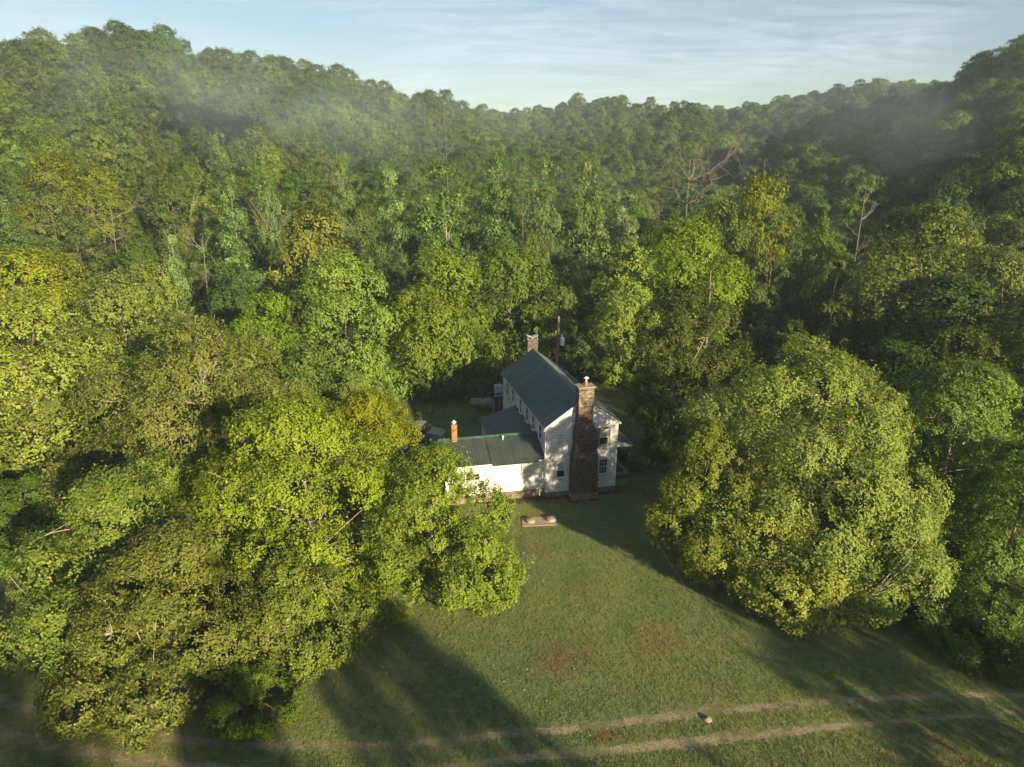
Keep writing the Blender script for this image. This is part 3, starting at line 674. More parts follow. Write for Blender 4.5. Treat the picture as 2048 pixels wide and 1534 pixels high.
for (u, D, vt, wpx, *_r) in HERO:
    if D > 70: occupied.append((xat(u, D, 8), D, wpx/FPX*D/2*.8))
occ = np.array(occupied)

cand = []
rf = np.random.default_rng(55)
sp = 7.8
for yy in np.arange(92, 760, sp):
    s_ = sp
    for xx in np.arange(-yy*.82-12, yy*.82+12, s_):
        x = xx+rf.uniform(-.42,.42)*s_; y = yy+rf.uniform(-.42,.42)*s_
        cand.append((x, y))
cand = np.array(cand); hz = height(cand[:,0], cand[:,1]); dd = np.hypot(cand[:,0], cand[:,1])
uu = 1024+cand[:,0]/np.maximum(cand[:,1],1)*FPX*1.07
# keep only trees that can be seen over what stands before them
el = (hz+16-CAM_H)/dd; order = np.argsort(dd); bins = {}; keep = []
for i in order:
    b = int(uu[i]//26)
    mx = max(bins.get(b, -9), -9)
    nb = (bins.get(b-1, -9)+bins.get(b+1, -9)+mx)/3
    if el[i] > min(mx, nb)-.065 or dd[i] < 140:
        ok = True
        if dd[i] < 150:
            ok = not np.any(np.hypot(occ[:,0]-cand[i,0], occ[:,1]-cand[i,1]) < occ[:,2]+1.2)
        if ok: keep.append(i)
    bins[b] = max(mx, el[i])
def kind_at(x, y, u, d):
    r = rf.uniform()
    if d < 185 and u < 430: return 'ced1' if r < .34 else 'ced2' if r < .68 else 'oak1' if r < .82 else 'lime' if r < .93 else 'pop2'
    if d < 165 and 430 <= u < 1260: return 'pop1' if r < .22 else 'pop2' if r < .42 else 'oak3' if r < .62 else 'oak2' if r < .8 else 'oak5'
    if d < 200 and u >= 1260: return 'oak2' if r < .22 else 'oak1' if r < .42 else 'oak3' if r < .62 else 'oak4' if r < .8 else 'oak5' if r < .94 else 'lime'
    return ('oak1','oak2','oak3','oak4','oak5','oak2')[int(min(5, r*5.35))]
ANCH = [(-200,'at the far left edge'),(70,'above the leftmost silvery poplar'),(160,'left of the tall hillside poplar'),(255,'straight above the left cedars'),(345,'left of the lower-slope poplars'),
 (430,'above the broad yellow-olive tree'),(540,'over the silvery-tipped slope poplar'),(640,'beside the fan-shaped dead tree'),(740,'above the bright locust tree'),(830,'left of the tallest poplar'),(900,'behind the tallest poplar'),
 (985,'right of the tallest poplar'),(1060,'left of the twin poplars'),(1140,'behind the twin poplars'),(1230,'right of the twin poplars'),(1320,'left of the bleached tree'),(1400,'right of the bleached tree'),
 (1490,'behind the ragged cedar'),(1590,'above the pointed cedar'),(1690,'left of the sycamore'),(1780,'behind the left of the sycamore'),(1870,'behind the right of the sycamore'),(1960,'near the right edge')]
def where(u, d):
    a_ = [t for q, t in ANCH if q <= u][-1]
    bands = (105,118,132,148,168,200,250,9999); k = sum(d > b for b in bands)
    row = ('in the first row','in the second row','in the third row','in the fourth row','in the fifth row','well up the slope','high up the slope','near the skyline','near the skyline')[k]
    return row+' '+a_
pts, n_ind = [], 0
for i in keep:
    x, y = cand[i]; k = kind_at(x, y, uu[i], dd[i]); cm, wm, H, R = PK[k]
    s = rf.uniform(.72, 1.22) * (.92 if dd[i] > 330 or dd[i] < 150 else 1.02); szz = s*rf.uniform(.80, 1.08)
    if dd[i] > 200: szz = s*rf.uniform(.70, .95); s *= 1.10
    if dd[i] < 150 and uu[i] > 430:
        if rf.uniform() < .30: continue
        szz *= .80
    elif rf.uniform() < .06: continue
    if k.startswith('ced'): s *= 1.05
    inview = -40 < uu[i] < 2090
    if inview and n_ind < 290:
        w_ = WORDS[k]; siz = 'small' if s < .84 else 'big' if s > 1.08 else 'squat' if szz/s < .90 else 'slender' if szz/s > 1.0 else 'medium'; rg_ = where(uu[i], dd[i])
        put_tree(SP[k], x, y, cm, wm, None, None, siz+' '+w_+' '+rg_, 'tree', w_+'s of the wooded hills', rz=rf.uniform(0,6.28), sc=(s, s, szz)); n_ind += 1
    else:
        pts.append((x, y, hz[i]-.3, KEYS.index(k), rf.uniform(0,6.28), s, szz))
pts = np.array(pts)
print('individual forest trees', n_ind, 'stuff', len(pts), 'cand', len(cand))

def gn_scatter(name, co, idx, rot, scl, sources, label, mat=None):
    me = bpy.data.meshes.new(name); me.vertices.add(len(co)); me.vertices.foreach_set('co', co.astype(np.float32).ravel())
    a = me.attributes.new('pick', 'INT', 'POINT'); a.data.foreach_set('value', idx.astype(np.int32))
    a = me.attributes.new('turn', 'FLOAT_VECTOR', 'POINT'); a.data.foreach_set('vector', np.stack([rot*0, rot*0, rot], 1).astype(np.float32).ravel())
    a = me.attributes.new('size', 'FLOAT_VECTOR', 'POINT'); a.data.foreach_set('vector', scl.astype(np.float32).ravel())
    me.update(); o = link(name, me); tag(o, label, kind='stuff')
    ng = bpy.data.node_groups.new(name, 'GeometryNodeTree')
    ng.interface.new_socket('Geometry', in_out='INPUT', socket_type='NodeSocketGeometry'); ng.interface.new_socket('Geometry', in_out='OUTPUT', socket_type='NodeSocketGeometry')
    gi = ng.nodes.new('NodeGroupInput'); go_ = ng.nodes.new('NodeGroupOutput'); jn = ng.nodes.new('GeometryNodeJoinGeometry')
    def na(n_, t):
        q = ng.nodes.new('GeometryNodeInputNamedAttribute'); q.data_type = t; q.inputs['Name'].default_value = n_; return q.outputs[0]
    pk, tn, sz = na('pick','INT'), na('turn','FLOAT_VECTOR'), na('size','FLOAT_VECTOR')
    for k, src in enumerate(sources):
        oi = ng.nodes.new('GeometryNodeObjectInfo'); oi.inputs['Object'].default_value = src; oi.transform_space = 'ORIGINAL'
        cmpn = ng.nodes.new('FunctionNodeCompare'); cmpn.data_type = 'INT'; cmpn.operation = 'EQUAL'; cmpn.inputs[3].default_value = k
        ng.links.new(pk, cmpn.inputs[2])
        ip = ng.nodes.new('GeometryNodeInstanceOnPoints')
        ng.links.new(gi.outputs[0], ip.inputs['Points']); ng.links.new(cmpn.outputs[0], ip.inputs['Selection'])
        ng.links.new(oi.outputs['Geometry'], ip.inputs['Instance'])
        e2r = ng.nodes.new('FunctionNodeEulerToRotation'); ng.links.new(tn, e2r.inputs[0]); ng.links.new(e2r.outputs[0], ip.inputs['Rotation'])
        ng.links.new(sz, ip.inputs['Scale']); ng.links.new(ip.outputs[0], jn.inputs[0])
    ng.links.new(jn.outputs[0], go_.inputs[0])
    md = o.modifiers.new('scatter', 'NODES'); md.node_group = ng
    return o
# each kind's source is a crown already standing in the wood
srcs = []
for k in KEYS:
    srcs.append(next(o for o in bpy.data.objects if o.data is PK[k][0]))
gn_scatter('far_forest', pts[:,:3], pts[:,3], pts[:,4], np.stack([pts[:,5],pts[:,5],pts[:,6]],1), srcs, 'distant broadleaf woods covering the hills up to the skyline')

# trees that stand just outside the frame, right of and behind the camera side; their long shadows cross the lawn
OFF = [(35.5,14.5,10,6.6,'oak2'),(33,2,8,6,'oak1'),(46,8,8,6,'oak5'),
       (20.5,-4,16,5.7,'oak2'),(9.5,-3.5,14,3.6,'oak4'),(1.5,-7,15,4.6,'oak5'),(-11,-2,14,5,'oak1'),(-23,4,13,5.5,'oak2'),(14,-20,15,5.5,'oak2'),(-36,8,13,6,'oak2')]
for i, (x, y, H_, R_, k) in enumerate(OFF):
    cm, wm, H, R = PK[k]; put_tree(SP[k], x, y, cm, wm, None, None, WORDS[k]+' beyond the near edge of the lawn', 'tree', 'trees standing beyond the near edge of the lawn', sc=(R_/R, R_/R, H_/H), gz=0.)

for (x, y, H_, R_, k, lab) in [(41,50,15,7,'oak2','green tree on the right flank of the wood, level with the house'),(50,62,16,7.5,'oak1','dark olive oak on the right flank, behind the level of the house'),(47,78,16,7.5,'oak3','deep green tree on the right flank near the sycamore'),
        (62,72,16,8,'oak5','olive-brown oak outermost on the right flank'),(-46,58,15,7.5,'oak2','green tree outermost on the left flank of the wood'),(-44,44,13,6.5,'oak4','lobed green tree on the left flank nearest the track')]:
    cm, wm, H, R = PK[k]; put_tree(SP[k], x, y, cm, wm, None, None, lab, 'tree', sc=(R_/R, R_/R, H_/H), gz=0.)
# ------------------------------------------------------------------ grass tufts
rg = np.random.default_rng(3)
def tuft(seed, n=14, h=.052, sp_=.13):
    r = np.random.default_rng(seed); V = []; Q = []
    for k in range(n):
        b = np.array([r.normal(0,sp_*.6), r.normal(0,sp_*.6), 0]); a = r.uniform(0,6.28); w = np.array([math.cos(a), math.sin(a), 0])*.012
        tip = b+np.array([r.normal(0,.045), r.normal(0,.045), h*r.uniform(.5,1.3)])
        V += [b-w, b+w, tip]; Q.append([3*k, 3*k+1, 3*k+2])
    return np_mesh('grass_tuft', np.array(V), np.array(Q), 3, r.uniform(0,1,n))
GN_ = 150000
gy_ = 26+(rg.uniform(0,1,GN_)**1.25)*62; gx_ = rg.uniform(-1,1,GN_)*(gy_*.80+4)
dr = near_rut(gx_, gy_)
kp = (dr > .20+np.abs(rg.normal(0,.22,GN_))) & ~((gx_ > 0.7) & (gx_ < 3.7) & (gy_ > 49.4) & (gy_ < 51.2)) & ~((gx_ > -6.5) & (gx_ < 8.5) & (gy_ > 54.2) & (gy_ < 71))
gx_, gy_ = gx_[kp], gy_[kp]; n = len(gx_)
gme = tuft(1); gme.materials.append(M_BLADE); gm2 = tuft(2, 10, .075); gm2.materials.append(M_BLADE)
t1 = link('grass_tuft', gme); t1.location = (-2.6, 40.0, 0); tag(t1, 'small grass tuft in the middle of the lawn', kind='stuff')
t2 = link('grass_tuft', gm2); t2.location = (1.0, 38.0, 0); tag(t2, 'taller grass tuft in the middle of the lawn', kind='stuff')
sc_ = rg.uniform(.6,1.35,n)*np.where(gy_ > 55, 1.5, 1.0)
gn_scatter('lawn_grass', np.stack([gx_, gy_, gy_*0], 1), (rg.uniform(0,1,n) < .3).astype(int), rg.uniform(0,6.28,n), np.stack([sc_, sc_, sc_*rg.uniform(.6,1.2,n)], 1), [t1, t2], 'short grass of the lawn')

# ------------------------------------------------------------------ the farmhouse (local axes: x along the gable, y towards the back)
HX, HY, TH = 2.872, 54.556, 0.24
W, LEN, HE, HR, ZF = 6.18, 15.87, 6.35, 8.50, .46
house = empty('farmhouse', (HX, HY, 0), TH, 'white clapboard two-storey farmhouse with green metal roofs, a low side wing and brick chimneys', 'house')
rh = random.Random(4)
def part(name, parent=None): return empty(name, parent=parent or house)

def window(w, a0, a1, z0, z1, axis='y', at=0.0, trim=M_TRIMW, tw=.10, rows=2, cols=2, upper=M_CURT, lower=M_GLASS, sash=M_TRIMW, split=True, name='window'):
    """axis 'y': on a wall facing -y at y=at; axis 'x': on a wall facing -x at x=at"""
    def bx(mb, p0, p1, q0, q1, d0, d1):
        if axis == 'y': mb.box(p0, p1, at-d1, at-d0, q0, q1)
        else: mb.box(at-d1, at-d0, p0, p1, q0, q1)
    root = part(name, w)
    f = MB(); bx(f, a0, a0+tw, z0+.06, z1-tw, .0, .06); bx(f, a1-tw, a1, z0+.06, z1-tw, .0, .06); bx(f, a0-.02, a1+.02, z1-tw, z1, .0, .07); f.build('window_frame', trim, root)
    s = MB(); bx(s, a0-.05, a1+.05, z0, z0+.06, .0, .11); s.build('window_sill', trim, root)
    i0, i1, j0, j1 = a0+tw, a1-tw, z0+.06, z1-tw; jm = (j0+j1)/2
    sh = MB(); t = .04
    for (q0, q1, dd_) in ((jm-.02, j1, .035), (j0, jm-.021, .020)):
        bx(sh, i0, i0+t, q0, q1, .0, dd_); bx(sh, i1-t, i1, q0, q1, .0, dd_); bx(sh, i0+t, i1-t, q1-t, q1, .0, dd_); bx(sh, i0+t, i1-t, q0, q0+t, .0, dd_)
    sh.build('sash', sash, root)
    for (q0, q1, dd_, mt) in ((jm+.02, j1-t, .012, upper), (j0+t, jm-.06, .008, lower)):
        bx_ = MB(); bx(bx_, i0+t, i1-t, q0, q1, .0, dd_); bx_.build('pane', mt, root)
    if rows:
        mb = MB()
        for (q0, q1, d_) in ((jm+.02, j1-t, .024), (j0+t, jm-.06, .019)):
            for c in range(1, cols): x_ = i0+t+(i1-i0-2*t)*c/cols; bx(mb, x_-.011, x_+.011, q0, q1, .0, d_)
            for r_ in range(1, rows): z_ = q0+(q1-q0)*r_/rows; bx(mb, i0+t, i1-t, z_-.011, z_+.011, .0, d_-.004)
        mb.build('muntin', sash, root)
    return root

def clap(axis, a0, a1, z, ex, at, parent, mat, wob=.004, cut=None, name='clapboard'):
    """one weatherboard: thin at the top, 2 cm proud at the lower edge"""
    dz = rh.uniform(-wob, wob); tilt = rh.uniform(-wob, wob); lo, hi = .040+rh.uniform(-.006,.010), .004
    z0, z1 = z+dz, z+ex+.012+dz
    def P(a, d, zz_): return (a, at-d, zz_) if axis == 'y' else (at-d, a, zz_)
    b0, b1 = (a0, a1) if cut is None else cut
    vs = [P(a0,lo,z0-tilt),P(a1,lo,z0+tilt),P(a1,0,z0+tilt),P(a0,0,z0-tilt),P(b0,hi,z1-tilt),P(b1,hi,z1+tilt),P(b1,0,z1+tilt),P(b0,0,z1-tilt)]
    mb = MB(); mb.hexa(vs, rh.random()); return mb.build(name, mat, parent)

# gable wall
wall = part('gable_wall'); ex = .178
core = MB(); core.prism([(0,ZF),(W,ZF),(W,HE),(W/2,HR-.03),(0,HE)], 'y', .0, .12); core.build('wall_sheathing', M_WHITE, wall)
z = ZF; k = 0
while z < HR-.2:
    if z < HE-.05:
        j = 2.05+rh.uniform(.0,.15)
        for (a0, a1) in ((.09, 2.30), (3.65, W-.09)):
            if z < 6.2 or True: clap('y', a0, a1, z, min(ex, HE-z+.1), 0.0, wall, M_WHITE)
    else:
        sl = (HR-HE)/(W/2)
        def lim(zz_): return max(0, (zz_-HE)/sl)+.06
        l0, l1 = lim(z), lim(min(z+ex, HR-.06))
        if l0 < 2.3:
            clap('y', l0, 2.42, z, ex, 0.0, wall, M_WHITE, cut=(min(l1, 2.41), 2.42))
            clap('y', 3.55, W-l0, z, ex, 0.0, wall, M_WHITE, cut=(3.55, W-min(l1, 2.41)))
    z += ex; k += 1
for a0 in (-.02, W-.09):
    mb = MB(); mb.box(a0, a0+.11, -.045, -.002, ZF-.02, HE-.05); mb.build('corner_board', M_TRIMW, wall)
window(wall, .80, 1.52, 4.58, 5.76, at=-.052, upper=M_CURT, lower=M_CURT, rows=2, cols=3, tw=.09)
window(wall, .78, 1.72, 1.70, 3.20, at=-.052, upper=M_CURT, lower=M_GLASS, rows=0, tw=.11)
window(wall, 4.40, 5.52, 4.30, 5.92, at=-.052, trim=M_BAREWOOD, tw=.16, rows=0, upper=M_CURT, lower=M_GLASS)
window(wall, 4.52, 5.46, 1.66, 3.16, at=-.052, upper=M_GLASS, lower=M_GLASS, rows=2, cols=3, tw=.10)
# left long wall
lw = part('long_wall')
mb = MB(); mb.box(.0, .12, .125, LEN, ZF, HE+.02); mb.build('wall_sheathing', M_WHITE, lw)
z = ZF
while z < HE-.05:
    clap('x', .09, LEN-.05, z, min(ex, HE-z+.05), 0.0, lw, M_WHITE); z += ex
for b in (13.66, 11.38, 8.38, 6.05, 3.92, 1.68):
    window(lw, b-.42, b+.42, 4.55, 6.02, axis='x', at=-.052, rows=0, upper=M_GLASS, lower=M_GLASS, tw=.07)
for b in (13.9, 12.0):
    window(lw, b-.42, b+.42, 1.8, 3.25, axis='x', at=-.052, rows=0, upper=M_GLASS, lower=M_GLASS, tw=.07)
mb = MB(); mb.tube([(-.05,10.9,5.0),(-.06,12.3,4.2),(-.06,13.9,4.6),(-.05,15.4,5.0)], [.02]*4, 6); mb.build('wall_cable', M_BLACK, lw)
# right and back walls
bw = part('back_walls'); mb = MB(); mb.box(W-.12, W, .125, LEN-.01, ZF, HE+.02)
zz_ = ZF
while zz_ < HE: mb.box(W, W+.02, .1, LEN, zz_, zz_+.16); zz_ += .178
mb.prism([(0,ZF),(W,ZF),(W,HE),(W/2,HR-.03),(0,HE)], 'y', LEN, LEN+.12); mb.build('wall_sheathing', M_WHITE, bw)
# foundation stones
def stones(a0, a1, b, z0, z1, parent, axis='y', seed=1, sz=.34):
    r = random.Random(seed); mb = MB(); z = z0
    mb2 = MB()
    if axis == 'y': mb2.box(a0, a1, b+.03, b+.30, z0-.2, z1)
    else: mb2.box(b+.03, b+.30, a0, a1, z0-.2, z1)
    mb2.build('foundation_core', M_MORTAR, parent)
    while z < z1-.04:
        h = min(r.uniform(.14,.22), z1-z); a = a0
        while a < a1-.03:
            w_ = min(r.uniform(.6,1.5)*sz, a1-a); d = r.uniform(-.03,.02)
            if axis == 'y': mb.box(a+.008, a+w_-.008, b+d, b+.06, z+.006, z+h-.006, r.random())
            else: mb.box(b+d, b+.06, a+.008, a+w_-.008, z+.006, z+h-.006, r.random())
            a += w_
        z += h
    o = mb.build('foundation_stone', M_STONE, parent); o['kind'] = 'stuff'
fd = part('foundation'); stones(0, W, .0, -.05, ZF-.005, fd); stones(.31, LEN, .0, -.05, ZF-.005, fd, 'x', 2); 
mb = MB(); mb.box(W-.3, W-.005, .31, LEN-.005, -.1, ZF-.005); mb.build('foundation_core', M_STONE, fd)

# corrugated roofing: one sheet per object
def sheet_mesh(name, wdt, run, rise, rib=.19, rh_=.022, thick=.012, neg=False):
    """sheet spans x 0..wdt, slopes from (y=0,z=0) up to (y=run,z=rise); ribs follow the slope"""
    prof = []; x = 0
    while x < wdt-.001:
        e = min(x+rib, wdt)
        prof += [(x, 0), (x+(e-x)*.50, 0), (x+(e-x)*.62, rh_), (x+(e-x)*.86, rh_)]; x = e
    prof.append((wdt, 0)); L_ = math.hypot(run, rise); ny_, nz_ = -rise/L_, run/L_
    V = []; 
    for (t) in (0, 1):
        for (x, h) in prof: V.append((x, run*t+ny_*h, rise*t+nz_*h))
    n = len(prof)
    for (t) in (0, 1):
        for (x, h) in prof: V.append((x, run*t+ny_*(h-thick), rise*t+nz_*(h-thick)))
    F = [(i, i+1, n+i+1, n+i) for i in range(n-1)]+[(2*n+i, 3*n+i, 3*n+i+1, 2*n+i+1) for i in range(n-1)]
    F += [(i, 2*n+i, 2*n+i+1, i+1) for i in range(n-1)]+[(n+i, n+i+1, 3*n+i+1, 3*n+i) for i in range(n-1)]
    F += [(0, n, 3*n, 2*n), (n-1, 3*n-1, 4*n-1, 2*n-1)]
    me = bpy.data.meshes.new(name); me.from_pydata(V, [], F); me.update(); return me
def roof_plane(parent, origin, along, up, length, run, rise, mat, wdt=.92, rib=.19, rh_=.022, eave_jag=0):
    """along, up: unit 2D directions in house space; sheets laid side by side"""
    n = max(1, round(length/wdt)); w_ = length/n; me = sheet_mesh('roof_panel', w_-.004, run, rise, rib, rh_); me.materials.append(mat)
    M = Matrix(((along[0], up[0], 0, 0), (along[1], up[1], 0, 0), (0, 0, 1, 0), (0, 0, 0, 1)))
    for k in range(n):
        o = link('roof_panel', me, parent)
        p = Vector(origin)+Vector((along[0], along[1], 0))*w_*k
        T = Matrix.Translation(p+Vector((0,0,rh.uniform(-.003,.003)))) @ M
        o.matrix_local = T
roof = part('roof'); OV = .24; OF_ = .12; sl = (HR-HE)/(W/2)
roof_plane(roof, (-OV, LEN+.15, HE-OV*sl+.09), (0,-1), (1,0), LEN+.15+OF_, W/2+OV, (W/2+OV)*sl, M_ROOF, rib=.23, rh_=.04)
roof_plane(roof, (W+OV, -OF_, HE-OV*sl+.09), (0,1), (-1,0), LEN+.15+OF_, W/2+OV, (W/2+OV)*sl, M_ROOF, rib=.23, rh_=.04)
mb = MB()   # ridge cap
for s_ in (-1, 1):
    x0_, x1_ = W/2, W/2+s_*.20
    mb.hexa([(x0_,-OF_-.02,HR+.125),(x1_,-OF_-.02,HR+.125-.2*sl),(x1_,LEN+.17,HR+.125-.2*sl),(x0_,LEN+.17,HR+.125),
             (x0_,-OF_-.02,HR+.14),(x1_,-OF_-.02,HR+.14-.2*sl),(x1_,LEN+.17,HR+.14-.2*sl),(x0_,LEN+.17,HR+.14)])
mb.build('ridge_cap', M_ROOF, roof)
for s_ in (0, 1):  # rake boards on the gable and soffits
    def X(a): return a if s_ == 0 else W-a
    mb = MB(); p = [(X(-OV), HE-OV*sl-.10), (X(-OV), HE-OV*sl+.05), (X(W/2), HR+.05), (X(W/2), HR-.10)]
    mb.prism(p, 'y', -.10, -.035); mb.build('rake_board', M_TRIMW, roof)
    mb = MB(); mb.box(min(X(-OV+.02), X(-.03)), max(X(-OV+.02), X(-.03)), -.03, LEN+.1, HE-OV*sl-.06, HE-OV*sl+.0); mb.build('soffit_board', M_TRIMW, roof)
# downspout at the joint with the wing
mb = MB(); mb.tube([(-.13,-.10,6.05),(-.13,-.10,1.75),(-.16,-.10,1.55),(-.52,-.12,1.15),(-.56,-.12,.95),(-.56,-.12,.32)], [.055]*6, 8); mb.build('downspout', M_TRIMW, house, True)
mb = MB(); mb.box(-.30,-.06,-.14,-.03,5.98,6.14); mb.build('gutter_end', M_GALV, house)

# brick work: rings of bricks round a changing footprint
def brickwork(parent, sections, mat, seed=1, course=.078, bl=.215, name='brickwork', core=True, matcore=None, back=True):
    """sections: (z, x0, x1, y0, y1) interpolated"""
    r = random.Random(seed); mb = MB(); cb = MB()
    zs = [s[0] for s in sections]; z = zs[0]; k = 0
    while z < zs[-1]-.02:
        x0, x1, y0, y1 = [float(np.interp(z, zs, [s[i] for s in sections])) for i in (1,2,3,4)]
        off = r.uniform(.02, bl*.95); g = .005; h = course-.011
        def jit(): return r.uniform(-.004,.005)
        def run_(a0, a1, fn):
            a = a0-off if off else a0
            while a < a1-.02:
                b0, b1 = max(a, a0), min(a+bl, a1)
                if b1-b0 > .03: fn(b0+g, b1-g, r.random() if r.random() > .06 else 1.0)
                a += bl
        run_(x0, x1, lambda p, q, t: mb.box(p, q, y0+jit(), y0+.09, z, z+h, t))
        run_(y0+.10, y1, lambda p, q, t: mb.box(x0+jit(), x0+.09, p, q, z, z+h, t))
        run_(y0+.10, y1, lambda p, q, t: mb.box(x1-.09, x1+jit(), p, q, z, z+h, t))
        if back: run_(x0+.1, x1-.1, lambda p, q, t: mb.box(p, q, y1-.09, y1+jit(), z, z+h, t))
        cb.box(x0+.012, x1-.012, y0+.012, y1-.012, z-.003, z+course-.003)
        z += course; k += 1
    o = mb.build(name, mat, parent); o['kind'] = 'stuff'
    cb.build('mortar_core', M_MORTAR, parent); return z
ch = part('chimney'); ch['label'] = 'tall dark brown stepped brick chimney on the gable wall'
mb = MB(); mb.prism([(1.93,-1.16),(4.32,-1.16),(4.32,.0),(1.93,.0)], 'z', -.1, .38); mb.prism([(1.97,-1.10),(4.27,-1.10),(4.20,-.04),(2.0,-.04)], 'z', .38, .56); mb.build('chimney_footing', M_STONE, ch)
brickwork(ch, [(.56,2.02,4.22,-1.08,-.045),(3.95,2.02,4.14,-1.08,-.045),(4.30,2.20,4.06,-.96,-.045),(5.95,2.20,4.02,-.96,-.045),(6.62,2.40,3.66,-.80,-.045),(6.70,2.40,3.64,-.78,.10)], M_BRICK, 3)
brickwork(ch, [(6.70,2.40,3.64,-.78,.10),(8.15,2.40,3.64,-.78,.10)], M_BRICK, 5, name='stack_brickwork')
zt_ = brickwork(ch, [(8.15,2.37,3.67,-.80,.13),(9.72,2.37,3.67,-.80,.13)], M_BRICKM, 6, name='upper_brickwork')
mb = MB(); mb.box(2.28,3.76,-.89,.22,zt_,zt_+.09); mb.build('chimney_cap', M_CONC, ch)
mb = MB(); mb.lathe([(.13,0),(.14,.03),(.125,.30),(.14,.32)], (3.08,-.35,zt_+.09), 14); mb.build('flue_pot', M_CLAY, ch, True)
mb = MB(); mb.lathe([(.075,.30),(.075,.55),(.09,.56),(.23,.60),(.22,.63),(.05,.74),(.01,.75)], (3.08,-.35,zt_+.09), 18); mb.build('flue_cowl', M_GALV, ch, True)
for s_ in ((2.02,2.20,3.98),(2.20,2.40,6.02)):
    pass
# rear chimney on the ridge
rc = part('chimney'); rc['label'] = 'pinkish brick chimney at the far end of the ridge'
zt_ = brickwork(rc, [(7.0,2.52,3.62,LEN-.05,LEN+.60),(9.55,2.52,3.62,LEN-.05,LEN+.60)], M_BRICK, 8)
mb = MB(); mb.box(2.48,3.66,LEN-.1,LEN+.65,zt_,zt_+.06); mb.build('chimney_cap', M_MORTAR, rc)
for q, (x, tl) in enumerate(((2.78,.10),(3.36,-.10))):
    mb = MB(); mb.hexa([(x-.27,LEN-.04,zt_+.28+tl),(x+.27,LEN-.04,zt_+.28-tl),(x+.27,LEN+.66,zt_+.28-tl),(x-.27,LEN+.66,zt_+.28+tl),(x-.27,LEN-.04,zt_+.31+tl),(x+.27,LEN-.04,zt_+.31-tl),(x+.27,LEN+.66,zt_+.31-tl),(x-.27,LEN+.66,zt_+.31+tl)])
    for sx in (-.2,.2): mb.box(x+sx-.015,x+sx+.015,LEN+.02,LEN+.05,zt_+.06,zt_+.26)
    mb.build('flue_cover', M_GALV, rc)

# the low wing to the left
wg = part('side_wing'); WB0, WB1, WX, WE = .32, 5.6, -8.35, 3.42; RB = 2.95; RZ = 4.66; WF = .74
ws = (RZ-WE)/(RB-WB0)
mb = MB(); mb.box(WX, -.04, WB0, WB0+.1, WF, WE+.05); mb.prism([(WB0+.101,WF),(WB1,WF),(WB1,WE),(RB,RZ-.04),(WB0+.101,WE)], 'x', WX, WX+.1); mb.box(WX+.101,-.04,WB1-.1,WB1,WF,WE); mb.build('wall_sheathing', M_WHITE2, wg)
z = WF; exw = .165
while z < WE-.03:
    for (a0, a1) in ((WX, -5.5), (-5.49, -3.30), (-3.25, -.06)):
        clap('y', a0+.01, a1, z, min(exw, WE-z), WB0, wg, M_WHITE2, wob=.0015)
    z += exw
mb = MB(); mb.box(-3.30,-3.25,WB0-.035,WB0,WF,WE); mb.box(-.06,-.0,WB0-.04,WB0,WF,WE); mb.box(WX-.02,WX+.03,WB0-.04,WB0,WF,WE); mb.build('siding_joint', M_TRIMW, wg)
window(wg, -2.02, -1.18, 2.16, 3.36, at=WB0-.052, tw=.07, rows=2, cols=3, upper=M_CURT, lower=M_CURT)
window(wg, -6.78, -5.50, 2.02, 3.36, at=WB0-.052, tw=.07, rows=2, cols=3, upper=M_CURT, lower=M_GLASS)
mb = MB(); mb.box(-4.12,-3.96,WB0-.08,WB0-.028,2.28,2.52); mb.build('wall_vent', M_GALV, wg)
stones(WX, -.05, WB0+.02, -.05, WF-.005, wg, 'y', 11, .5)
mb = MB(); mb.box(WX, WX+.3, WB0+.33, WB1, -.1, WF-.005); mb.build('foundation_side', M_STONE, wg)
wr = part('roof'); ov = .30
roof_plane(wr, (-4.55, WB0-ov-.12, WE-(ov+.12)*ws+.10), (1,0), (0,1), 3.93, RB-WB0+ov+.12, (RB-WB0+ov+.12)*ws, M_ROOFW, wdt=.98, rib=.24, rh_=.024)
roof_plane(wr, (WX-.18, WB0-ov+.08, WE-(ov-.08)*ws+.10), (1,0), (0,1), 3.94, RB-WB0+ov-.08, (RB-WB0+ov-.08)*ws, M_ROOFW, wdt=.98, rib=.24, rh_=.024)
roof_plane(wr, (-.61, WB0-ov+.10, WE-(ov-.10)*ws+.10), (1,0), (0,1), .57, RB-WB0+ov-.10, (RB-WB0+ov-.10)*ws, M_ROOFW, wdt=.57, rib=.24, rh_=.024)
roof_plane(wr, (-.04, WB1+ov, WE-ov*ws+.10), (-1,0), (0,-1), 8.45, WB1-RB+ov, (RZ-WE)*(WB1-RB+ov)/(WB1-RB), M_ROOFW, wdt=.98, rib=.24, rh_=.024)
mb = MB(); mb.hexa([(WX-.22,RB-.19,RZ+.06),(-.03,RB-.19,RZ+.06),(-.03,RB+.19,RZ+.02),(WX-.22,RB+.19,RZ+.02),(WX-.22,RB-.02,RZ+.19),(-.03,RB-.02,RZ+.19),(-.03,RB+.02,RZ+.19),(WX-.22,RB+.02,RZ+.19)]); mb.build('ridge_cap', M_GREEN, wr)
mb = MB(); mb.box(WX-.1,-4.57,WB0-ov+.04,WB0-ov+.07,WE-.10,WE+.03); mb.box(-.60,-.06,WB0-ov+.06,WB0-ov+.09,WE-.10,WE+.03)
mb.box(-4.56,-.62,WB0-.06,WB0-.03,WE-.06,WE+.02)
mb.build('fascia_board', M_TRIMW, wr)
mb = MB(); mb.tube([(-3.12,2.45,4.4),(-3.12,2.45,4.78)], [.05,.05], 10); mb.lathe([(.11,0),(.11,.03),(.02,.12)], (-3.12,2.45,4.78), 12); mb.build('roof_vent', M_GALV, wr)
wc = part('chimney'); wc['label'] = 'slim orange brick chimney on the ridge of the side wing'
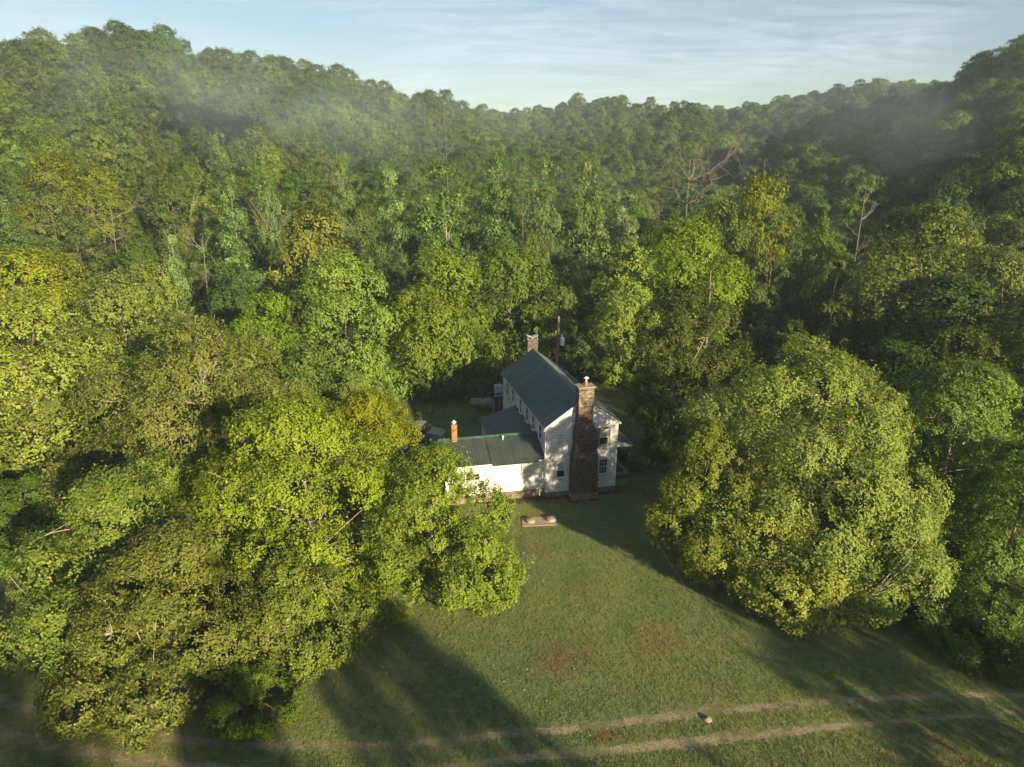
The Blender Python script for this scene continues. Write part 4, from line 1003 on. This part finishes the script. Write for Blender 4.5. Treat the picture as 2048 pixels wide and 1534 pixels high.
zt_ = brickwork(wc, [(4.3,-7.43,-6.97,2.62,3.08),(6.05,-7.43,-6.97,2.62,3.08)], M_BRICKO, 12)
mb = MB(); mb.box(-7.46,-6.94,2.59,3.11,zt_,zt_+.05); mb.build('chimney_cap', M_MORTAR, wc)
mb = MB(); mb.lathe([(.12,0),(.12,.14),(.22,.16),(.20,.20),(.06,.30),(.05,.34)], (-7.2,2.85,zt_+.05), 14); mb.build('flue_cowl', M_GALV, wc, True)
# shed-roofed lean-to behind the wing, against the long wall
ln = part('lean_to'); mb = MB(); mb.box(-3.35,-.04,10.4,10.5,0,3.40); mb.box(-3.35,-3.25,WB1+.05,10.39,0,3.40); mb.build('lean_to_wall', M_WHITE2, ln)
roof_plane(ln, (-3.62, 10.72, 3.42), (0,-1), (1,0), 7.55, 3.58, 1.08, M_ROOF, wdt=.94, rib=.22, rh_=.024)
mb = MB(); mb.box(-.05,-.035,3.2,10.7,4.46,4.62); mb.build('flashing', M_GREEN, ln)
# porch on the right
po = part('porch'); px0, px1, py0, py1 = W+.03, W+1.72, .85, 8.5
mb = MB(); mb.box(px0, px1, py0, py1, .98, 1.06); mb.build('porch_floor', M_CONC, po)
mb = MB(); mb.box(px0, px1-.02, py0+.06, py0+.2, -.05, .66); mb.box(px1-.2, px1-.02, py0+.2, py1, -.05, .66); mb.build('porch_foundation', M_STONE, po)
x = px0
while x < px1-.05:
    mb = MB(); mb.box(x, x+.085, py0-.02, py0+.02, .62, 1.0); mb.build('skirt_board', M_GREEN, po); x += .1
mb = MB(); mb.box(px1-.02, px1+.02, py0, py1, .62, 1.0); mb.build('skirt_side', M_GREEN, po)
for (x, y) in ((px1-.1, py0+.1), (px0+.1, py0+.35), (px1-.1, 3.4), (px1-.1, 6.0), (px1-.1, 8.4)):
    mb = MB(); mb.box(x-.05, x+.05, y-.05, y+.05, 1.06, 3.55); mb.box(x-.08, x+.08, y-.08, y+.08, 3.45, 3.55); mb.build('porch_post', M_GREEN, po)
mb = MB(); mb.prism([(px0,3.62),(px1+.1,3.56),(px1+.1,3.66),(px0,4.32)], 'y', py0-.02, py0+.03); mb.build('porch_gable', M_TRIMW, po)
roof_plane(po, (px1+.22, py0-.14, 3.66), (0,1), (-1,0), 7.9, 1.88, .78, M_ROOF, wdt=.94, rib=.22)
mb = MB(); mb.box(px0+.35, px0+1.25, py0+.5, py0+1.5, 1.06, 1.085); mb.build('door_mat', M_BLACK, po)
# rear dark lean-to
rl = part('rear_lean_to'); mb = MB(); mb.box(-.5, 5.4, LEN+3.2, LEN+3.3, 0, 2.6); mb.box(-.5,-.4,LEN+1.8,LEN+3.2,0,2.6); mb.build('lean_to_wall', M_BAREWOOD, rl)
roof_plane(rl, (-.7, LEN+3.6, 2.7), (1,0), (0,-1), 6.2, 3.35, 1.3, M_ROOF, wdt=.95, rib=.22)
mb = MB(); mb.box(-.35,-.25,LEN+.4,LEN+.5,0,3.6); mb.build('lean_to_post', M_BAREWOOD, rl)

# ------------------------------------------------------------------ things round the house
def hloc(a, b, z=0): 
    c, s = math.cos(TH), math.sin(TH); return Vector((HX+a*c-b*s, HY+a*s+b*c, z))
mu_ = bpy.data.meshes.new('planting_bed'); 
def strip(name, poly, z, mat, label):
    bm = MB(); me = bpy.data.meshes.new(name); me.from_pydata([(p[0], p[1], z) for p in poly], [], [tuple(range(len(poly)))]); me.update()
    return tag(link(name, me, None, mat), label, kind='structure')
r_ = random.Random(9); pl = []
for a in np.arange(-4.6, 7.0, .22): pl.append(hloc(a, (-.55 if a < 1.7 or a > 4.4 else -1.45)+r_.uniform(-.22,.22))[:2])
for a in np.arange(6.9, -4.6, -.5): pl.append(hloc(a, .6)[:2])
strip('bare_soil', pl, .008, M_MULCH, 'strip of reddish brown leaf litter along the foot of the gable wall')
# septic slab and its lids
def px_slab():
    q = [ground(1043,1037), ground(1048,1055), ground(1113,1050), ground(1106,1033)]; return q
pad = empty('concrete_slab', (2.15, 50.4, 0), .10, 'buried rectangular concrete slab with two round lids on the lawn', 'slab')
mb = MB(); mb.hexa([(-1.35,-.72,-.1),(1.35,-.72,-.1),(1.28,.68,-.1),(-1.25,.68,-.1),(-1.35,-.72,.04),(1.35,-.72,.04),(1.28,.68,.04),(-1.25,.68,.04)]); mb.build('slab', M_SLAB, pad)
for nme, x, y, r0_, lab, mt in (('lid', 1.52, 50.32, .36, 'left round grey lid on the concrete slab in the lawn', M_CONC), ('lid', 3.16, 50.62, .40, 'right round grey lid on the concrete slab in the lawn', M_TANK)):
    mb = MB(); mb.lathe([(r0_+.03,0),(r0_+.03,.05),(r0_,.06),(r0_,.17),(r0_-.04,.20),(.10,.215),(.10,.24),(.02,.245)], (0,0,.04), 28); o = mb.build(nme, mt, None, True); o.location = (x, y, 0); tag(o, lab, 'lid')
mb = MB(); mb.lathe([(.40,0),(.40,.22),(.36,.28),(.10,.33),(.02,.335)], (0,0,0), 26); o = mb.build('well_cover', M_CONC, None, True); o.location = (-.68, 52.9, 0); tag(o, 'round pale concrete cover beside the bright green tree, in front of the wing', 'cover')
o = None
# old tank
tk = empty('storage_tank', (-3.15, 75.9, 0), .10, 'old weathered white horizontal tank on short legs on the back lawn', 'tank')
mb = MB(); n = 24; prof = [(-1.62,.02),(-1.58,.22),(-1.48,.40),(-1.30,.52),(-1.1,.56),(1.1,.56),(1.30,.52),(1.48,.40),(1.58,.22),(1.62,.02)]
vs = [(x, r*math.cos(2*math.pi*k/n), .98+r*.92*math.sin(2*math.pi*k/n)) for x, r in prof for k in range(n)]
mb.add(vs, [(i*n+k, (i+1)*n+k, (i+1)*n+(k+1)%n, i*n+(k+1)%n) for i in range(len(prof)-1) for k in range(n)]+[tuple(range(n)), tuple(range((len(prof)-1)*n, len(prof)*n))[::-1]]); mb.build('tank_shell', M_TANK, tk, True)
mb = MB(); mb.lathe([(.22,1.46),(.22,1.62),(.14,1.72),(.02,1.74)], (-.05,0,0), 16); mb.build('valve_dome', M_GREEN, tk, True)
mb = MB(); mb.tube([(.5,.1,1.45),(.5,.1,1.72)], [.03,.03], 6); mb.tube([(.9,-.1,1.4),(.9,-.1,1.66)], [.025,.025], 6); mb.build('valve_pipe', M_GALV, tk)
for x in (-.95, .95):
    mb = MB(); mb.prism([(-.42,0),(.42,0),(.34,.62),(-.34,.62)], 'x', x-.08, x+.08); mb.build('leg', M_CONC, tk)
# white box on a grey cabinet
cb = empty('cabinet', (-1.55, 77.7, 0), .2, 'tall grey cabinet with a white upper door beside the rear corner of the house', 'cabinet')
mb = MB(); mb.box(-.45,.45,-.35,.35,.12,1.12); mb.build('cabinet_base', M_GALV, cb)
mb = MB(); mb.box(-.44,.44,-.34,.34,1.125,2.35); mb.box(-.47,.47,-.37,.37,2.35,2.42); mb.build('cabinet_top', M_WHITE2, cb)
mb = MB(); mb.box(-.40,.40,-.375,-.345,1.18,2.28); mb.build('cabinet_door', M_WHITE2, cb)
mb = MB(); mb.box(-.5,.55,-.42,.42,0,.12); mb.build('cabinet_plinth', M_BAREWOOD, cb)
mb = MB(); mb.tube([(.1,0,2.42),(.1,0,2.72)], [.06,.05], 10); mb.build('vent_pipe', M_GALV, cb)
# log
mb = MB(); mb.tube([(-.6,0,.25),(0,.02,.28),(.6,0,.27)], [.26,.28,.25], 12); o = mb.build('cut_log', BARK, None, True); o.location = (-9.0, 74.6, 0); o.rotation_euler.z = 1.2; tag(o, 'short cut log lying on the shaded back lawn', 'log')
# stone between the ruts
rs = random.Random(2); mb = MB(); mb.lathe([(.08,0),(.17,.02),(.20,.09),(.14,.17),(.04,.20)], (0,0,-.03), 9)
mb.v = [(x*rs.uniform(.8,1.2)*1.2, y*rs.uniform(.8,1.2), z_*rs.uniform(.8,1.2)) for x, y, z_ in mb.v]; o = mb.build('grey_stone', M_CONC, None); g_ = ground(1420,1441); o.location = (g_.x, g_.y, 0); tag(o, 'lone grey stone on the grass between the two wheel ruts', 'stone')
# utility pole
PX_, PY_ = 5.05, 78.0
up_ = empty('utility_pole', (PX_, PY_, 0), .1, 'brown wooden utility pole with a grey transformer behind the house', 'utility pole')
mb = MB(); mb.tube([(0,0,-.5),(.02,0,5.),(.08,0,10.4)], [.17,.15,.12], 12); mb.build('pole', M_POLE, up_, True)
mb = MB(); mb.lathe([(.02,0),(.24,.02),(.26,.06),(.26,.86),(.22,.92),(.05,.96)], (.52,-.1,7.1), 18); mb.build('transformer', M_GALV, up_, True)
mb = MB(); mb.lathe([(.05,0),(.07,.05),(.04,.10),(.07,.15),(.04,.20),(.06,.25),(.03,.32)], (.46,-.1,8.05), 10); mb.build('bushing', M_GALV, up_, True)
mb = MB(); mb.box(.1,.32,-.13,-.07,7.3,7.36); mb.box(.1,.32,-.13,-.07,7.75,7.81); mb.build('bracket', M_GALV, up_)
mb = MB(); mb.tube([(-.22,-.1,8.1),(-.20,-.1,8.8)], [.03,.05], 8); mb.tube([(-.14,-.1,8.45),(0,0,8.4)], [.02,.02], 6); mb.build('fuse_cutout', M_GALV, up_)
mb = MB(); mb.tube([(.78,-.1,7.6),(.86,-.1,7.1),(.5,-.12,6.5),(.12,-.1,6.3),(-.3,-.2,5.6)], [.012]*5, 5); mb.build('lead_wire', M_BLACK, up_)
# overhead service wire running from the pole out over the track
def wire(pts, rad, label):
    mb = MB(); P = [Vector(p) for p in catmull(pts, 14)]; mb.tube(P, [rad]*len(P), 5); o = mb.build('service_wire', M_WIRE, None, True); tag(o, label, 'wire'); return o
a_, b_ = ground(1540,1385,5.0), ground(1760,1534,5.6)
wire([(PX_, PY_, 8.9), (7.0, 56, 5.9) if False else (8.3, 44, 5.1), tuple(a_), tuple(b_), (b_.x*2-a_.x+1, b_.y*2-a_.y, 6.6), (28, 2, 8.8)], .009, 'thin service wire hanging over the lawn and track at the lower right')
mb = MB(); mb.tube([(28,2,-.5),(28,2,9.2)], [.17,.12], 10); mb.box(27.2,28.8,1.94,2.06,8.7,8.82); o = mb.build('utility_pole', M_POLE, None, True); tag(o, 'near utility pole beyond the lower right corner of the frame', 'utility pole')

# parked vehicles half hidden behind the foreground trees
def loft(mb, secs, tint=.5):
    """secs: (x, halfwidth_bottom, halfwidth_top, z0, z1)"""
    vs = []
    for x, wb, wt, z0, z1 in secs:
        vs += [(x,-wb,z0),(x,-wb*1.0,z0+(z1-z0)*.55),(x,-wt,z1),(x,wt,z1),(x,wb,z0+(z1-z0)*.55),(x,wb,z0)]
    n = 6; fs = []
    for i in range(len(secs)-1): fs += [(i*n+k, (i+1)*n+k, (i+1)*n+(k+1)%n, i*n+(k+1)%n) for k in range(n)]
    fs += [tuple(range(n)), tuple(range((len(secs)-1)*n, len(secs)*n))[::-1]]
    mb.add(vs, fs, tint)
def car(name, loc, rz, label, cat, paint, pickup):
    r = empty(name, loc, rz, label, cat)
    mb = MB()
    if pickup: loft(mb, [(-2.7,.78,.74,.55,1.0),(-2.65,.94,.90,.42,1.12),(-.6,.96,.92,.38,1.14),(1.0,.96,.90,.38,1.16),(2.3,.94,.84,.40,1.08),(2.62,.80,.70,.45,.90)])
    else: loft(mb, [(-2.25,.74,.66,.5,.86),(-2.15,.86,.78,.36,1.0),(-.9,.88,.82,.32,1.02),(1.0,.88,.80,.32,1.0),(1.95,.86,.74,.34,.86),(2.25,.72,.62,.42,.66)])
    mb.build('body', paint, r, True)
    mb = MB(); z0, z1 = (1.145,1.80) if pickup else (1.0,1.45); xs = (-.65,-.45,.55,1.15) if pickup else (-1.6,-.85,.45,1.15)
    loft(mb, [(xs[0],.80,.76,z0-.05,z0),(xs[1],.86,.66,z0-.05,z1-.04),(xs[2],.86,.66,z0-.05,z1-.04),(xs[3],.84,.74,z0-.05,z0)]); mb.build('cabin_glass', M_GLASS, r, True)
    mb = MB(); mb.box(xs[1]-.02, xs[2]+.02, -.68, .68, z1-.05, z1+.01)
    for sx, xq in ((xs[0]*.55+xs[1]*.45, 1), (xs[2]*.5+xs[3]*.5, 1)): 
        for sy in (-.76,.76): mb.box(sx-.04,sx+.04,sy-.03,sy+.03,z0-.03,(z0+z1)/2)
    mb.build('car_roof', paint, r)
    if pickup:
        mb = MB(); mb.box(-2.5,-.75,-.74,.74,1.135,1.15); mb.build('truck_bed', M_BLACK, r)
    wx = (-1.65,1.75) if pickup else (-1.35,1.4); wr_ = .38 if pickup else .32
    for x in wx:
        for sy in (-1, 1):
            mb = MB(); y0 = sy*(.80 if pickup else .74)
            mb.tube([(x,y0-.11,wr_),(x,y0-.09,wr_),(x,y0+.09,wr_),(x,y0+.11,wr_)], [wr_*.86,wr_,wr_,wr_*.86], 18); w_ = mb.build('wheel', M_BLACK, r, True)
            mb = MB(); mb.tube([(x,y0+sy*.10,wr_),(x,y0+sy*.125,wr_)], [wr_*.62,wr_*.55], 14); mb.build('rim', M_GALV, w_, True)
    xe = 2.56 if pickup else 2.2
    for sy in (-.55,.55):
        mb = MB(); mb.box(xe-.04,xe+.05,sy-.16,sy+.16,.66,.82) ; mb.build('headlight', M_LAMP, r)
        mb = MB(); mb.box(-xe-.10,-xe+.0,sy-.10+.15*(1 if sy>0 else -1),sy+.10+.15*(1 if sy>0 else -1),.72,.92); mb.build('tail_light', M_TAIL, r)
    for sy in (-.98,.98):
        mb = MB(); mb.box(xs[3]-.35,xs[3]-.18,sy-.08,sy+.08,z0-.02,z0+.13); mb.build('mirror', M_BLACK, r)
    return r
car('pickup_truck', (-9.3, 67.2, 0), -.25, 'silver pickup truck parked behind the wing, half hidden by the yellow-green tree', 'truck', M_CARS, True)
car('parked_car', (-9.9, 62.0, 0), .35, 'dark brown car parked beside the silver pickup, mostly hidden by leaves', 'car', M_CARB, False)
# a few fallen pale leaves and bits on the lawn
rl_ = random.Random(5); mb = MB()
for k in range(45):
    x, y = rl_.uniform(-8, 5), rl_.uniform(28, 46); s_ = rl_.uniform(.03,.07); a = rl_.uniform(0,6.28); c_, s2 = math.cos(a)*s_, math.sin(a)*s_
    mb.add([(x-c_,y-s2,.07),(x+s2,y-c_,.09),(x+c_,y+s2,.07),(x-s2,y+c_,.09)], [(0,1,2,3)], rl_.random())
o = mb.build('fallen_leaves', M_CURT, None); tag(o, 'few pale fallen leaves scattered over the lawn', kind='stuff')

# ------------------------------------------------------------------ haze and mist
def vol_mat(name, dens, colr, noise_scale=None, lo=.45, hi=.7, rad=None, aniso=-.05):
    m, nt = new_mat(name); v = N(nt, 'ShaderNodeVolumePrincipled'); v.inputs['Color'].default_value = (*colr, 1); v.inputs['Anisotropy'].default_value = aniso
    v.inputs['Density'].default_value = dens
    if noise_scale:
        co = objco(nt); f = noise(nt, pos(nt), noise_scale, 4, .6, .8); g = mapr(nt, f, lo, hi)
        ln_ = N(nt, 'ShaderNodeVectorMath', operation='LENGTH'); L(nt, co, ln_.inputs[0])
        fall = mapr(nt, ln_.outputs['Value'], .25, .98, 1, 0)
        L(nt, math_(nt, 'MULTIPLY', math_(nt, 'MULTIPLY', g, fall), dens), v.inputs['Density'])
    o = N(nt, 'ShaderNodeOutputMaterial'); L(nt, v.outputs[0], o.inputs['Volume']); return m
USE_HAZE = True
if USE_HAZE:
    mb = MB(); mb.box(-790, 790, -80, 1420, -1.5, 125); o = mb.build('haze', vol_mat('thin_morning_haze', .00024, (.62,.78,1.0)), None); tag(o, 'thin bluish morning haze over the valley', kind='stuff')

MIST = [(60, 190, 185, 60, 30, 20), (260, 175, 110, 45, 24, 18), (640, 210, 225, 75, 30, 20), (430, 160, 210, 50, 24, 16), (1990, 190, 280, 48, 26, 22), (1830, 230, 215, 60, 28, 20), (1000, 300, 235, 70, 30, 14)]
M_MIST = vol_mat('drifting_mist', .0078, (.64,.80,1.0), .030, .40, .72)
for i, (u, D, v, rx, ry, rz) in enumerate(MIST):
    z_ = CAM_H-D*ratio(u, v)
    bm_ = MB(); 
    import bmesh
    b2 = bmesh.new(); bmesh.ops.create_icosphere(b2, subdivisions=3, radius=1.0); me = bpy.data.meshes.new('mist'); b2.to_mesh(me); b2.free()
    o = link('mist', me, None, M_MIST); o.location = (xat(u, D, z_), D, z_); o.scale = (rx, ry, rz)
    tag(o, 'wisp of drifting morning mist in front of the wooded hills', kind='stuff')

print('TRIS', sum(sum(p.loop_total-2 for p in []) or len(m_.polygons)*(2 if len(m_.polygons) and m_.polygons[0].loop_total == 4 else 1) for m_ in bpy.data.meshes))
